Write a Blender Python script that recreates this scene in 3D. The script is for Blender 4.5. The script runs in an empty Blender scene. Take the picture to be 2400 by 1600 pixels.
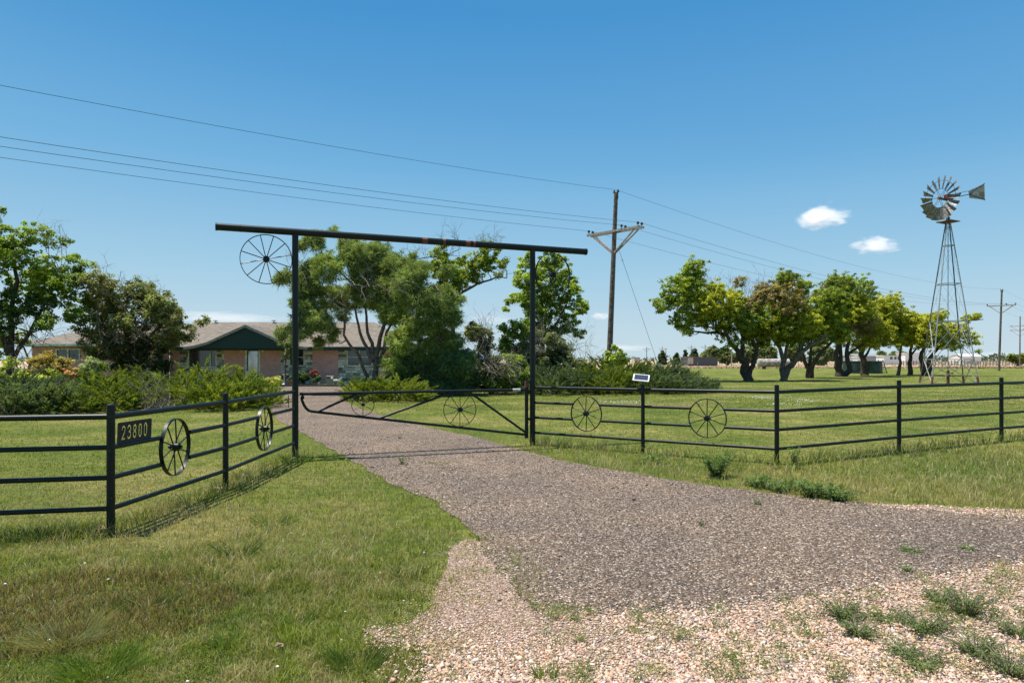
import bpy, bmesh, math, random
import numpy as np
from mathutils import Vector, Matrix
from mathutils.geometry import delaunay_2d_cdt

SC = bpy.context.scene
COL = SC.collection
rng = np.random.default_rng(7)
random.seed(7)
PI = math.pi
F = 1600.0; HZ = 843.0; CX = 1200.0; EYE = 1.7
SHX, SHY = 0.31, -0.06           # ground shift of a shadow per metre of height

# ------------------------------------------------------------------ ground height and placement
def g(x):
    t = np.clip((np.asarray(x, dtype=float) + 1.0) / 10.0, 0, 1)
    return 0.09 * t * t * (3 - 2 * t)
def at(px, py, Y):
    """world point seen at photo pixel (px, py) at distance Y"""
    return Vector(((px - CX) / F * Y, Y, EYE + (HZ - py) / F * Y))
def gp(px, py):
    Y = F * EYE / (py - HZ)
    for _ in range(4):
        x = (px - CX) / F * Y
        Y = F * (EYE - float(g(x))) / (py - HZ)
    return ((px - CX) / F * Y, Y)
def gx(px, Y):
    x = (px - CX) / F * Y
    return Vector((x, Y, float(g(x))))

# ------------------------------------------------------------------ materials
def newmat(name):
    m = bpy.data.materials.new(name); m.use_nodes = True
    nt = m.node_tree
    return m, nt, nt.nodes['Principled BSDF']
def N(nt, t, **kw):
    n = nt.nodes.new(t)
    for k, v in kw.items():
        if k.startswith('i_'):
            n.inputs[k[2:].replace('_', ' ')].default_value = v
        else:
            setattr(n, k, v)
    return n
def ramp(nt, fac, stops):
    r = nt.nodes.new('ShaderNodeValToRGB')
    el = r.color_ramp.elements
    while len(el) < len(stops): el.new(0.5)
    for e, (p, c) in zip(el, stops):
        e.position = p; e.color = (*c, 1) if len(c) == 3 else c
    nt.links.new(fac, r.inputs['Fac'])
    return r.outputs['Color']
def mixc(nt, a, b, fac, blend='MIX'):
    m = nt.nodes.new('ShaderNodeMix'); m.data_type = 'RGBA'; m.blend_type = blend
    for sock, v in ((m.inputs[6], a), (m.inputs[7], b), (m.inputs[0], fac)):
        if isinstance(v, (tuple, list)): sock.default_value = (*v, 1)
        elif isinstance(v, (int, float)): sock.default_value = v
        else: nt.links.new(v, sock)
    return m.outputs[2]
def noise(nt, scale, detail=4, rough=0.55, vec=None, out='Fac'):
    n = N(nt, 'ShaderNodeTexNoise'); n.inputs['Scale'].default_value = scale
    n.inputs['Detail'].default_value = detail; n.inputs['Roughness'].default_value = rough
    if vec is None:
        vec = nt.nodes.new('ShaderNodeNewGeometry').outputs['Position']
    nt.links.new(vec, n.inputs['Vector'])
    return n.outputs[out]
def bump(nt, h, dist, strength, bs):
    b = N(nt, 'ShaderNodeBump'); b.inputs['Distance'].default_value = dist; b.inputs['Strength'].default_value = strength
    nt.links.new(h, b.inputs['Height']); nt.links.new(b.outputs['Normal'], bs.inputs['Normal'])
def objvec(nt):
    return nt.nodes.new('ShaderNodeTexCoord').outputs['Object']

def simple(name, c, rough=0.6, metal=0.0, c2=None, scale=8, det=4, bmp=0, spec=0.5, lo=.4, hi=.6):
    m, nt, bs = newmat(name)
    bs.inputs['Roughness'].default_value = rough; bs.inputs['Metallic'].default_value = metal
    bs.inputs['Specular IOR Level'].default_value = spec
    if c2 is None: c2 = tuple(v * 0.75 for v in c)
    f = noise(nt, scale, det, vec=objvec(nt))
    col = ramp(nt, f, [(lo, c2), (hi, c)])
    nt.links.new(col, bs.inputs['Base Color'])
    if bmp: bump(nt, f, bmp, 0.6, bs)
    return m
def leafmat(name, trans=0.3, rough=0.5, spec=0.35):
    m, nt, bs = newmat(name)
    a = N(nt, 'ShaderNodeAttribute', attribute_name='Col')
    bs.inputs['Roughness'].default_value = rough
    bs.inputs['Specular IOR Level'].default_value = spec
    nt.links.new(a.outputs['Color'], bs.inputs['Base Color'])
    tr = N(nt, 'ShaderNodeBsdfTranslucent')
    tc = mixc(nt, a.outputs['Color'], (1.0, .93, 0.45), 1.0, 'MULTIPLY')
    hs = N(nt, 'ShaderNodeHueSaturation'); hs.inputs['Value'].default_value = 1.55
    nt.links.new(tc, hs.inputs['Color']); nt.links.new(hs.outputs['Color'], tr.inputs['Color'])
    mx = N(nt, 'ShaderNodeMixShader'); mx.inputs[0].default_value = trans
    nt.links.new(bs.outputs[0], mx.inputs[1]); nt.links.new(tr.outputs[0], mx.inputs[2])
    nt.links.new(mx.outputs[0], nt.nodes['Material Output'].inputs['Surface'])
    return m

M = {}
def paintmat():
    m, nt, bs = newmat('black_paint')
    v = objvec(nt)
    f = noise(nt, 3.0, 6, .7)
    f2 = noise(nt, 40.0, 4, .7)
    col = ramp(nt, f, [(.3, (.003, .006, .005)), (.7, (.008, .013, .011))])
    chip = ramp(nt, f2, [(.66, (0, 0, 0)), (.70, (1, 1, 1))])
    col = mixc(nt, col, (.16, .12, .10), chip)
    nt.links.new(col, bs.inputs['Base Color'])
    bs.inputs['Roughness'].default_value = 0.42
    bs.inputs['Specular IOR Level'].default_value = 0.32
    bump(nt, f2, .002, .3, bs)
    return m
M['paint'] = paintmat()
M['tankm'] = simple('faded_chalky_tank_paint', (.50, .44, .40), .8, 0, (.26, .19, .16), 2.5, 6)
M['rust'] = simple('rusty_steel', (.24, .065, .04), .8, .2, (.10, .05, .035), 30)
M['weld'] = simple('bright_scuffs', (.6, .6, .58), .5, .3)
M['bladem'] = simple('dull_weathered_blade_metal', (.30, .275, .24), .55, .3, (.15, .13, .11), 6, 5)
M['wood'] = simple('weathered_pole_wood', (.20, .145, .11), .85, 0, (.09, .06, .045), 6, 6, .01)
M['wood_pale'] = simple('pale_grey_wood', (.42, .36, .30), .85, 0, (.24, .20, .17), 9, 5)
M['bark'] = simple('rough_bark', (.10, .075, .055), .9, 0, (.035, .026, .020), 7, 8, .06, .2, .35, .65)
M['bark_pale'] = simple('pale_stringy_bark', (.22, .17, .13), .9, 0, (.07, .055, .042), 7, 8, .05, .2, .35, .65)
M['twig'] = simple('dead_twigs', (.21, .17, .14), .9, 0, (.11, .085, .07), 5)
M['twig_pale'] = simple('bleached_dead_twigs', (.36, .30, .24), .9, 0, (.2, .16, .12), 5)
M['leaf'] = leafmat('broad_leaves', .42, .5)
M['needle'] = leafmat('needle_foliage', .30, .7, .2)
M['grass'] = leafmat('grass_blades', .30, .55, .3)
M['porcelain'] = simple('dark_porcelain', (.05, .03, .025), .25)
M['wire'] = simple('dull_wire', (.06, .065, .07), .6, .3)
M['galv'] = simple('galvanised_steel', (.42, .42, .41), .5, .4, (.26, .25, .24), 10, 5)
M['galv_dark'] = simple('dark_weathered_steel', (.10, .11, .12), .6, .3, (.06, .06, .065), 10)
M['white'] = simple('white_paint', (.78, .78, .75), .5, 0, (.66, .65, .61), 5)
M['greentrim'] = simple('dark_green_siding', (.011, .042, .034), .6, 0, (.007, .028, .023), 20)
M['cream'] = simple('cream_trim', (.80, .80, .66), .5, 0, (.5, .5, .42), 5)
M['conc'] = simple('concrete', (.42, .38, .34), .9, 0, (.30, .27, .24), 12, 6, .004)
M['stonewhite'] = simple('white_statue_stone', (.72, .68, .62), .8, 0, (.5, .46, .4), 12)
M['bluegreen'] = simple('old_green_tank_metal', (.03, .065, .055), .5, .3, (.014, .025, .022), 2, 6)
M['tan'] = simple('tan_building', (.5, .42, .36), .8)
M['terracotta'] = simple('terracotta', (.38, .14, .08), .8)
def glass():
    m, nt, bs = newmat('window_glass')
    f = noise(nt, 1.3, 3, .6)
    col = ramp(nt, f, [(.4, (.010, .016, .016)), (.65, (.05, .075, .07))])
    nt.links.new(col, bs.inputs['Base Color'])
    bs.inputs['Roughness'].default_value = .08; bs.inputs['Specular IOR Level'].default_value = .9
    return m
M['glass'] = glass()
M['doorglass'] = glass(); M['doorglass'].node_tree.nodes['Principled BSDF'].inputs['IOR'].default_value = 2.6
def solar():
    m, nt, bs = newmat('solar_cells')
    b = N(nt, 'ShaderNodeTexBrick'); b.offset = 0
    b.inputs['Scale'].default_value = 1; b.inputs['Brick Width'].default_value = .05; b.inputs['Row Height'].default_value = .05
    b.inputs['Mortar Size'].default_value = .003
    b.inputs['Color1'].default_value = (.012, .02, .05, 1); b.inputs['Color2'].default_value = (.02, .028, .06, 1)
    b.inputs['Mortar'].default_value = (.05, .055, .08, 1)
    nt.links.new(objvec(nt), b.inputs['Vector']); nt.links.new(b.outputs['Color'], bs.inputs['Base Color'])
    bs.inputs['Roughness'].default_value = .3
    return m
M['solar'] = solar()
def brickmat(name, c1, c2, mort, bw, rh, ms, offset=.5, rough=.85, warp=0):
    m, nt, bs = newmat(name)
    ge = nt.nodes.new('ShaderNodeNewGeometry')
    sp = N(nt, 'ShaderNodeSeparateXYZ'); nt.links.new(ge.outputs['Position'], sp.inputs[0])
    ad = N(nt, 'ShaderNodeMath'); nt.links.new(sp.outputs['X'], ad.inputs[0]); nt.links.new(sp.outputs['Y'], ad.inputs[1])
    cb = N(nt, 'ShaderNodeCombineXYZ'); nt.links.new(ad.outputs[0], cb.inputs['X']); nt.links.new(sp.outputs['Z'], cb.inputs['Y'])
    b = N(nt, 'ShaderNodeTexBrick'); b.offset = offset; b.squash_frequency = 3; b.squash = .6 if warp else 1
    b.inputs['Scale'].default_value = 1; b.inputs['Brick Width'].default_value = bw; b.inputs['Row Height'].default_value = rh
    b.inputs['Mortar Size'].default_value = ms; b.inputs['Bias'].default_value = 0
    b.inputs['Color1'].default_value = (*c1, 1); b.inputs['Color2'].default_value = (*c2, 1); b.inputs['Mortar'].default_value = (*mort, 1)
    nt.links.new(cb.outputs[0], b.inputs['Vector'])
    f = noise(nt, 2.5, 6, .65)
    shade = ramp(nt, f, [(.3, (.8, .8, .8)), (.7, (1.0, 1.0, 1.0))])
    col = mixc(nt, b.outputs['Color'], shade, 1.0, 'MULTIPLY')
    nt.links.new(col, bs.inputs['Base Color']); bs.inputs['Roughness'].default_value = rough
    bump(nt, b.outputs['Fac'], -.01, .5, bs)
    return m
M['brick'] = brickmat('salmon_brick', (.82, .36, .30), (.62, .25, .205), (.60, .48, .44), .21, .075, .010)
M['stone'] = brickmat('grey_white_stone', (.92, .84, .70), (.085, .078, .065), (.24, .22, .20), .42, .19, .014, .5, .85, 1)
M['shingle'] = brickmat('weathered_shingles', (.235, .185, .135), (.16, .128, .095), (.10, .08, .062), .35, .07, .006)

def groundmat():
    m, nt, bs = newmat('grassy_soil')
    n1 = noise(nt, .35, 5, .6); n2 = noise(nt, 6.0, 6, .7); n3 = noise(nt, 45., 4, .7)
    a = ramp(nt, n1, [(.34, (.085, .125, .024)), (.5, (.145, .170, .040)), (.62, (.24, .22, .085))])
    b = ramp(nt, n2, [(.35, (.55, .6, .5)), (.62, (1.3, 1.25, 1.15))])
    c = mixc(nt, a, b, 1.0, 'MULTIPLY')
    d = ramp(nt, n3, [(.35, (.45, .5, .42)), (.65, (1.4, 1.35, 1.2))])
    c = mixc(nt, c, d, 1.0, 'MULTIPLY')
    nt.links.new(c, bs.inputs['Base Color']); bs.inputs['Roughness'].default_value = .95
    bs.inputs['Specular IOR Level'].default_value = .1
    bump(nt, n3, .05, .8, bs)
    return m
M['ground'] = groundmat()
def gravelmat():
    m, nt, bs = newmat('pink_river_gravel')
    ge = nt.nodes.new('ShaderNodeNewGeometry').outputs['Position']
    v = N(nt, 'ShaderNodeTexVoronoi'); v.inputs['Scale'].default_value = 55; nt.links.new(ge, v.inputs['Vector'])
    hs = N(nt, 'ShaderNodeSeparateColor'); nt.links.new(v.outputs['Color'], hs.inputs[0])
    col = ramp(nt, hs.outputs[0], [(.0, (.22, .145, .10)), (.35, (.38, .265, .195)), (.7, (.47, .34, .26)), (1., (.60, .48, .39))])
    dk = ramp(nt, v.outputs['Distance'], [(.3, (1, 1, 1)), (.62, (.45, .4, .36))])
    col = mixc(nt, col, dk, 1.0, 'MULTIPLY')
    nt.links.new(col, bs.inputs['Base Color']); bs.inputs['Roughness'].default_value = .9
    bump(nt, v.outputs['Distance'], -.012, .9, bs)
    return m
M['gravel'] = gravelmat()
def drivemat():
    m, nt, bs = newmat('brown_chip_surface')
    ge = nt.nodes.new('ShaderNodeNewGeometry').outputs['Position']
    v = N(nt, 'ShaderNodeTexVoronoi'); v.inputs['Scale'].default_value = 62; nt.links.new(ge, v.inputs['Vector'])
    hs = N(nt, 'ShaderNodeSeparateColor'); nt.links.new(v.outputs['Color'], hs.inputs[0])
    col = ramp(nt, hs.outputs[0], [(.0, (.065, .048, .038)), (.5, (.205, .150, .108)), (.8, (.31, .235, .172)), (.93, (.48, .40, .33)), (1., (.65, .58, .49))])
    dk = ramp(nt, v.outputs['Distance'], [(.3, (1, 1, 1)), (.65, (.4, .38, .37))])
    col = mixc(nt, col, dk, 1.0, 'MULTIPLY')
    n1 = noise(nt, .6, 5, .6)
    pt = ramp(nt, n1, [(.35, (.82, .82, .84)), (.65, (1.18, 1.12, 1.06))])
    col = mixc(nt, col, pt, 1.0, 'MULTIPLY')
    nt.links.new(col, bs.inputs['Base Color']); bs.inputs['Roughness'].default_value = .9
    bs.inputs['Specular IOR Level'].default_value = .25
    bump(nt, v.outputs['Distance'], -.008, .9, bs)
    return m
M['drive'] = drivemat()
M['field'] = simple('dry_field_soil', (.52, .38, .27), .95, 0, (.36, .27, .17), .05, 8, 0, .1)
def stonechips():
    m, nt, bs = newmat('loose_stones')
    a = N(nt, 'ShaderNodeAttribute', attribute_name='Col')
    nt.links.new(a.outputs['Color'], bs.inputs['Base Color']); bs.inputs['Roughness'].default_value = .8
    bs.inputs['Specular IOR Level'].default_value = .3
    return m
M['chips'] = stonechips()

# ------------------------------------------------------------------ object helpers
def link(o, parent=None):
    COL.objects.link(o)
    if parent is not None: o.parent = parent
    return o
def tag(o, label=None, cat=None, group=None, kind=None):
    if label: o['label'] = label
    if cat: o['category'] = cat
    if group: o['group'] = group
    if kind: o['kind'] = kind
    return o
def thing(name, label, cat, loc=(0, 0, 0), group=None):
    o = bpy.data.objects.new(name, None); o.location = loc; o.empty_display_size = .3
    link(o); tag(o, label, cat, group)
    return o
def place(o, parent):
    """mesh built in world coordinates under a thing whose empty stands at its base"""
    o.parent = parent
    if parent is not None:
        L = parent.location.copy()
        p = parent.parent
        while p is not None: L += p.location; p = p.parent
        o.location = -L
    return o

class MB:
    def __init__(s): s.v = []; s.f = []
    def add(s, vs, fs):
        b = len(s.v); s.v += [tuple(v) for v in vs]; s.f += [tuple(b + i for i in f) for f in fs]
    def box(s, c, d, R=None):
        c = Vector(c); h = Vector(d) / 2
        vs = [Vector((sx * h.x, sy * h.y, sz * h.z)) for sx in (-1, 1) for sy in (-1, 1) for sz in (-1, 1)]
        if R is not None: vs = [R @ v for v in vs]
        s.add([c + v for v in vs], [(0, 1, 3, 2), (4, 6, 7, 5), (0, 4, 5, 1), (2, 3, 7, 6), (0, 2, 6, 4), (1, 5, 7, 3)])
    def beam(s, a, b, w, h=None):
        a = Vector(a); b = Vector(b); d = b - a; L = d.length
        R = d.to_track_quat('X', 'Z').to_matrix()
        s.box((a + b) / 2, (L, w, h or w), R)
    def tube(s, pts, rad, n=10, caps=True, dome=False):
        pts = [Vector(p) for p in pts]
        if not isinstance(rad, (list, tuple, np.ndarray)): rad = [rad] * len(pts)
        up = None; rings = []
        for i, p in enumerate(pts):
            if i == 0: t = pts[1] - pts[0]
            elif i == len(pts) - 1: t = pts[-1] - pts[-2]
            else: t = (pts[i + 1] - pts[i]).normalized() + (pts[i] - pts[i - 1]).normalized()
            if t.length < 1e-9: t = Vector((0, 0, 1))
            t.normalize()
            if up is None:
                up = t.orthogonal().normalized()
            else:
                up = (up - t * up.dot(t))
                if up.length < 1e-6: up = t.orthogonal()
                up.normalize()
            w = t.cross(up)
            rings.append([p + (up * math.cos(a) + w * math.sin(a)) * rad[i] for a in [2 * PI * k / n for k in range(n)]])
        b = len(s.v)
        for r in rings: s.v += [tuple(v) for v in r]
        for i in range(len(rings) - 1):
            for k in range(n):
                k2 = (k + 1) % n
                s.f.append((b + i * n + k, b + i * n + k2, b + (i + 1) * n + k2, b + (i + 1) * n + k))
        if caps:
            s.f.append(tuple(b + k for k in reversed(range(n))))
            s.f.append(tuple(b + (len(rings) - 1) * n + k for k in range(n)))
    def ball(s, c, r, seg=12, rings=8, sc=(1, 1, 1)):
        c = Vector(c); b = len(s.v)
        s.v.append((c.x, c.y, c.z + r * sc[2]))
        for i in range(1, rings):
            th = PI * i / rings
            for k in range(seg):
                a = 2 * PI * k / seg
                s.v.append((c.x + r * sc[0] * math.sin(th) * math.cos(a), c.y + r * sc[1] * math.sin(th) * math.sin(a), c.z + r * sc[2] * math.cos(th)))
        s.v.append((c.x, c.y, c.z - r * sc[2]))
        for k in range(seg):
            k2 = (k + 1) % seg
            s.f.append((b, b + 1 + k, b + 1 + k2))
            for i in range(rings - 2):
                q = b + 1 + i * seg
                s.f.append((q + k, q + seg + k, q + seg + k2, q + k2))
            q = b + 1 + (rings - 2) * seg
            s.f.append((q + k, b + 1 + (rings - 1) * seg, q + k2))
    def build(s, name, mat, parent=None, smooth=False, bevel=0):
        me = bpy.data.meshes.new(name)
        me.from_pydata(s.v, [], s.f); me.materials.append(mat)
        bm = bmesh.new(); bm.from_mesh(me); bmesh.ops.recalc_face_normals(bm, faces=bm.faces)
        bm.to_mesh(me); bm.free()
        if smooth:
            me.polygons.foreach_set('use_smooth', [True] * len(me.polygons))
            if hasattr(me, 'set_sharp_from_angle'): me.set_sharp_from_angle(angle=math.radians(40))
        o = bpy.data.objects.new(name, me); link(o)
        if bevel:
            bv = o.modifiers.new('bev', 'BEVEL'); bv.width = bevel; bv.segments = 2; bv.limit_method = 'ANGLE'
        if parent is not None: place(o, parent)
        return o

def npmesh(name, V, faces, mat, colors=None, parent=None, smooth=False):
    """faces: list of (M,k) int arrays; colors: (N,3) per vertex"""
    me = bpy.data.meshes.new(name)
    V = np.ascontiguousarray(V, dtype=np.float32)
    me.vertices.add(len(V)); me.vertices.foreach_set('co', V.ravel())
    nl = sum(f.size for f in faces); nf = sum(len(f) for f in faces)
    me.loops.add(nl); me.polygons.add(nf)
    me.loops.foreach_set('vertex_index', np.concatenate([f.ravel() for f in faces]).astype(np.int32))
    st = []; o = 0
    for f in faces:
        st.append(o + np.arange(len(f)) * f.shape[1]); o += f.size
    me.polygons.foreach_set('loop_start', np.concatenate(st).astype(np.int32))
    if smooth: me.polygons.foreach_set('use_smooth', np.ones(nf, dtype=bool))
    me.update(calc_edges=True)
    if colors is not None:
        a = me.color_attributes.new('Col', 'FLOAT_COLOR', 'POINT')
        c = np.ones((len(V), 4), dtype=np.float32); c[:, :3] = colors
        a.data.foreach_set('color', c.ravel())
    me.materials.append(mat)
    ob = bpy.data.objects.new(name, me); link(ob)
    if parent is not None: place(ob, parent)
    return ob
def unit(a):
    return a / np.maximum(np.linalg.norm(a, axis=-1, keepdims=True), 1e-9)

# ------------------------------------------------------------------ camera, light, sky
cam = bpy.data.cameras.new('camera'); co = bpy.data.objects.new('camera', cam); link(co)
co.location = (0, 0, EYE); co.rotation_euler = (PI / 2, 0, 0)
cam.sensor_width = 36; cam.lens = 24.0; cam.shift_y = (HZ - 800) / 2400.0
cam.clip_start = .05; cam.clip_end = 30000
SC.camera = co
sv = Vector((-SHX, -SHY, 1)).normalized()
sun = bpy.data.lights.new('sun', 'SUN'); so = bpy.data.objects.new('sun', sun); link(so)
sun.energy = 4.5; sun.angle = math.radians(.53); sun.color = (1.0, .955, .88)
so.rotation_euler = sv.to_track_quat('Z', 'Y').to_euler(); so.location = (0, 0, 60)
w = bpy.data.worlds.new('World'); SC.world = w; w.use_nodes = True
nt = w.node_tree; bg = nt.nodes['Background']
sky = nt.nodes.new('ShaderNodeTexSky'); sky.sky_type = 'NISHITA'; sky.sun_disc = False
sky.sun_elevation = math.asin(sv.z); sky.sun_rotation = math.atan2(sv.x, sv.y)
sky.altitude = 1100; sky.air_density = .7; sky.dust_density = 1.0; sky.ozone_density = 6
sc_ = nt.nodes.new('ShaderNodeSeparateColor'); nt.links.new(sky.outputs[0], sc_.inputs[0])
mp_ = nt.nodes.new('ShaderNodeMath'); mp_.operation = 'MULTIPLY'; mp_.inputs[1].default_value = .2; nt.links.new(sc_.outputs[1], mp_.inputs[0])
graded = ramp(nt, mp_.outputs[0], [(.10, (.60, 1.55, 3.1)), (.34, (.38, 1.76, 3.72)), (.43, (1.08, 2.70, 4.40)), (.676, (2.36, 3.78, 4.78)), (.954, (3.45, 4.35, 4.75))])
tcw = nt.nodes.new('ShaderNodeTexCoord'); sxw = nt.nodes.new('ShaderNodeSeparateXYZ'); nt.links.new(tcw.outputs['Generated'], sxw.inputs[0])
elev = ramp(nt, sxw.outputs['Z'], [(.0, (3.45, 4.30, 4.70)), (.035, (3.15, 4.15, 4.75)), (.12, (2.25, 3.70, 4.75)), (.267, (1.08, 2.72, 4.45)), (.45, (.40, 1.82, 3.85)), (1.0, (.40, 1.35, 2.9))])
nt.links.new(mixc(nt, graded, elev, .75), bg.inputs['Color'])
bg.inputs['Strength'].default_value = .10
SC.view_settings.view_transform = 'Standard'; SC.view_settings.look = 'None'
SC.view_settings.exposure = 0.74; SC.view_settings.gamma = 1

# ------------------------------------------------------------------ setting: ground, driveway, gravel
xs = np.concatenate([[-6000, -1500, -400, -150, -60, -30], np.arange(-12, 12.01, .5), [20, 40, 80, 200, 600, 2000, 6000]])
ys = np.array([-60, -20, 0, 3, 6, 9, 12, 16, 20, 30, 45, 70, 110, 200, 500, 1500, 4000, 9000.])
XX, YY = np.meshgrid(xs, ys)
V = np.stack([XX.ravel(), YY.ravel(), g(XX.ravel())], 1)
nx = len(xs); idx = []
for j in range(len(ys) - 1):
    for i in range(nx - 1):
        a = j * nx + i; idx.append((a, a + 1, a + nx + 1, a + nx))
gr = npmesh('ground', V, [np.array(idx)], M['ground']); tag(gr, kind='structure')

def inpoly(P, poly):
    poly = np.array(poly); x = P[:, 0]; y = P[:, 1]; c = np.zeros(len(P), bool)
    j = len(poly) - 1
    for i in range(len(poly)):
        xi, yi = poly[i]; xj, yj = poly[j]
        m = ((yi > y) != (yj > y)) & (x < (xj - xi) * (y - yi) / (yj - yi + 1e-12) + xi)
        c ^= m; j = i
    return c

def wob(poly, step=.12, amp=.03, seed=1):
    r = np.random.default_rng(seed); out = []
    n = len(poly); ph = r.uniform(0, 6, 6)
    for i in range(n):
        a = np.array(poly[i]); b = np.array(poly[(i + 1) % n]); L = np.linalg.norm(b - a)
        k = max(1, int(min(L / step, 40)))
        for j in range(k):
            p = a + (b - a) * j / k
            s = .4 + np.clip(p[1] / 10, 0, 1.5)
            q = p + amp * s * np.array([math.sin(p[1] * 7 + ph[0]) + math.sin(p[0] * 13 + ph[1]), math.sin(p[0] * 9 + ph[2]) + math.sin(p[1] * 17 + ph[3])]) * .7 + r.normal(0, amp * .35, 2)
            out.append((float(q[0]), float(q[1])))
    return out
def sheet(name, poly, dz, mat):
    bm = bmesh.new()
    co_, _, fc_, *_ = delaunay_2d_cdt([Vector(p) for p in poly], [], [list(range(len(poly)))], 1, 1e-4)
    vs = [bm.verts.new((c.x, c.y, 0)) for c in co_]
    cen = np.array([[sum(co_[i].x for i in f) / len(f), sum(co_[i].y for i in f) / len(f)] for f in fc_]); ok = inpoly(cen, poly)
    for f, k in zip(fc_, ok):
        if k: bm.faces.new([vs[i] for i in f])
    for x in np.arange(-12, 12.01, .5):
        bmesh.ops.bisect_plane(bm, geom=bm.verts[:] + bm.edges[:] + bm.faces[:], plane_co=(x, 0, 0), plane_no=(1, 0, 0))
    for v in bm.verts: v.co.z = float(g(v.co.x)) + dz
    bmesh.ops.recalc_face_normals(bm, faces=bm.faces)
    for f in bm.faces:
        if f.normal.z < 0: f.normal_flip()
    me = bpy.data.meshes.new(name); bm.to_mesh(me); bm.free(); me.materials.append(mat)
    o = bpy.data.objects.new(name, me); link(o); tag(o, kind='structure'); return o
drive_px = [(2700, 1235), (2400, 1209), (2153, 1190), (1960, 1176), (1786, 1153), (1640, 1135), (1531, 1117), (1327, 1082), (1224, 1056), (1122, 1026),
            (1020, 1005), (918, 980), (847, 959), (806, 939), (790, 924), (815, 908), (930, 908.5), (930, 904), (560, 904), (500, 912), (560, 925), (628, 945), (650, 985), (704, 1012),
            (786, 1058), (860, 1100), (918, 1135), (1020, 1176), (1071, 1216), (1122, 1265), (1140, 1300), (1184, 1347), (1224, 1408),
            (1276, 1427), (1445, 1440), (1659, 1430), (1863, 1407), (2067, 1379), (2195, 1348), (2400, 1316), (2700, 1290)]
grav_px = [(2750, 1240), (2700, 1300), (1500, 1330), (1240, 1310), (1130, 1270), (1090, 1262), (1046, 1298), (1036, 1354), (1000, 1425), (964, 1461), (862, 1474), (893, 1502), (995, 1517), (1010, 1558), (990, 1610), (985, 1900), (3600, 2100), (3600, 1400)]
strip_px = [(1985, 1176), (2120, 1183), (2300, 1190), (2480, 1202), (2900, 1232), (2850, 1246), (2400, 1215), (2200, 1200), (2050, 1187)]
drive_w = wob([gp(*p) for p in drive_px], .09, .018, 3)
grav_w = wob([gp(*p) for p in grav_px], .07, .022, 4)
strip_w = wob([gp(*p) for p in strip_px], .12, .03, 5)
o = sheet('gravel_shoulder', grav_w, .004, M['gravel'])
o = sheet('gravel_verge', strip_w, .004, M['gravel'])
o = sheet('driveway', drive_w, .008, M['drive'])
fld = MB(); fld.add([(-6000, 128, .11), (6000, 128, .11), (6000, 9000, .11), (-6000, 9000, .11)], [(0, 1, 2, 3)])
tag(fld.build('field', M['field']), kind='structure')

def polydist(P, px):
    w_ = [gp(*q) for q in px]; d = np.full(len(P), 9.0)
    for a, b in zip(w_, w_[1:] + w_[:1]): d = np.minimum(d, segdist(P, a, b))
    return d
def segdist(P, a, b):
    a = np.array(a); b = np.array(b); d = b - a
    t = np.clip(((P[:, :2] - a) @ d) / (d @ d), 0, 1)
    return np.linalg.norm(P[:, :2] - (a + t[:, None] * d), axis=1)
def vnoise(P, scale, seed=0):
    """smooth value noise 0..1"""
    r = np.random.default_rng(seed); T = r.random((64, 64))
    q = P[:, :2] * scale + 1000; i = np.floor(q).astype(int); f = q - i; f = f * f * (3 - 2 * f)
    a = T[i[:, 0] % 64, i[:, 1] % 64]; b = T[(i[:, 0] + 1) % 64, i[:, 1] % 64]
    c = T[i[:, 0] % 64, (i[:, 1] + 1) % 64]; d = T[(i[:, 0] + 1) % 64, (i[:, 1] + 1) % 64]
    return (a * (1 - f[:, 0]) + b * f[:, 0]) * (1 - f[:, 1]) + (c * (1 - f[:, 0]) + d * f[:, 0]) * f[:, 1]
def fbm(P, scale, seed=0):
    return (vnoise(P, scale, seed) * .5 + vnoise(P, scale * 2.1, seed + 1) * .3 + vnoise(P, scale * 4.3, seed + 2) * .2)

def blades(P, hgt, wid, lean, col, tipcol=None, seed=0):
    n = len(P); r = np.random.default_rng(seed)
    yaw = r.uniform(0, 2 * PI, n); la = r.uniform(0, 2 * PI, n)
    side = np.stack([np.cos(yaw), np.sin(yaw), np.zeros(n)], 1) * (wid / 2)[:, None]
    ld = np.stack([np.cos(la), np.sin(la), np.zeros(n)], 1) * (lean * hgt)[:, None]
    up = np.zeros((n, 3)); up[:, 2] = hgt
    z = np.zeros((n, 3)); z[:, :2] = P[:, :2]; z[:, 2] = (P[:, 2] if P.shape[1] > 2 else g(P[:, 0])) - .004
    v = np.empty((n, 5, 3))
    v[:, 0] = z - side; v[:, 1] = z + side
    mid = z + up * .55 + ld * .3
    v[:, 2] = mid + side * .8; v[:, 3] = mid - side * .8
    v[:, 4] = z + up * np.sqrt(np.clip(1 - lean[:, None] ** 2 * .5, .3, 1)) + ld
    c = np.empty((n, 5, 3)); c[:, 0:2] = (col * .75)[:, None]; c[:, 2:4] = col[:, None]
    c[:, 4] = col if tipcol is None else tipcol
    b = np.arange(n)[:, None] * 5
    return v.reshape(-1, 3), b + np.array([[0, 1, 2, 3]]), b + np.array([[3, 2, 4]]), c.reshape(-1, 3)

# ------------------------------------------------------------------ grass
def lerp(a, b, t): return np.array(a)[None] * (1 - t[:, None]) + np.array(b)[None] * t[:, None]
def grass_points(n, y0, y1, seed):
    r = np.random.default_rng(seed)
    py = r.uniform(y0, y1, n); px = r.uniform(-250, 2650, n)
    Y = F * (EYE - .03) / (py - HZ)
    return np.stack([(px - CX) / F * Y, Y], 1), r
VS, Q, T, CC = [], [], [], []; off = 0
def push(v, q, t, c):
    global off
    VS.append(v); Q.append(q + off); T.append(t + off); CC.append(c); off += len(v)
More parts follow.
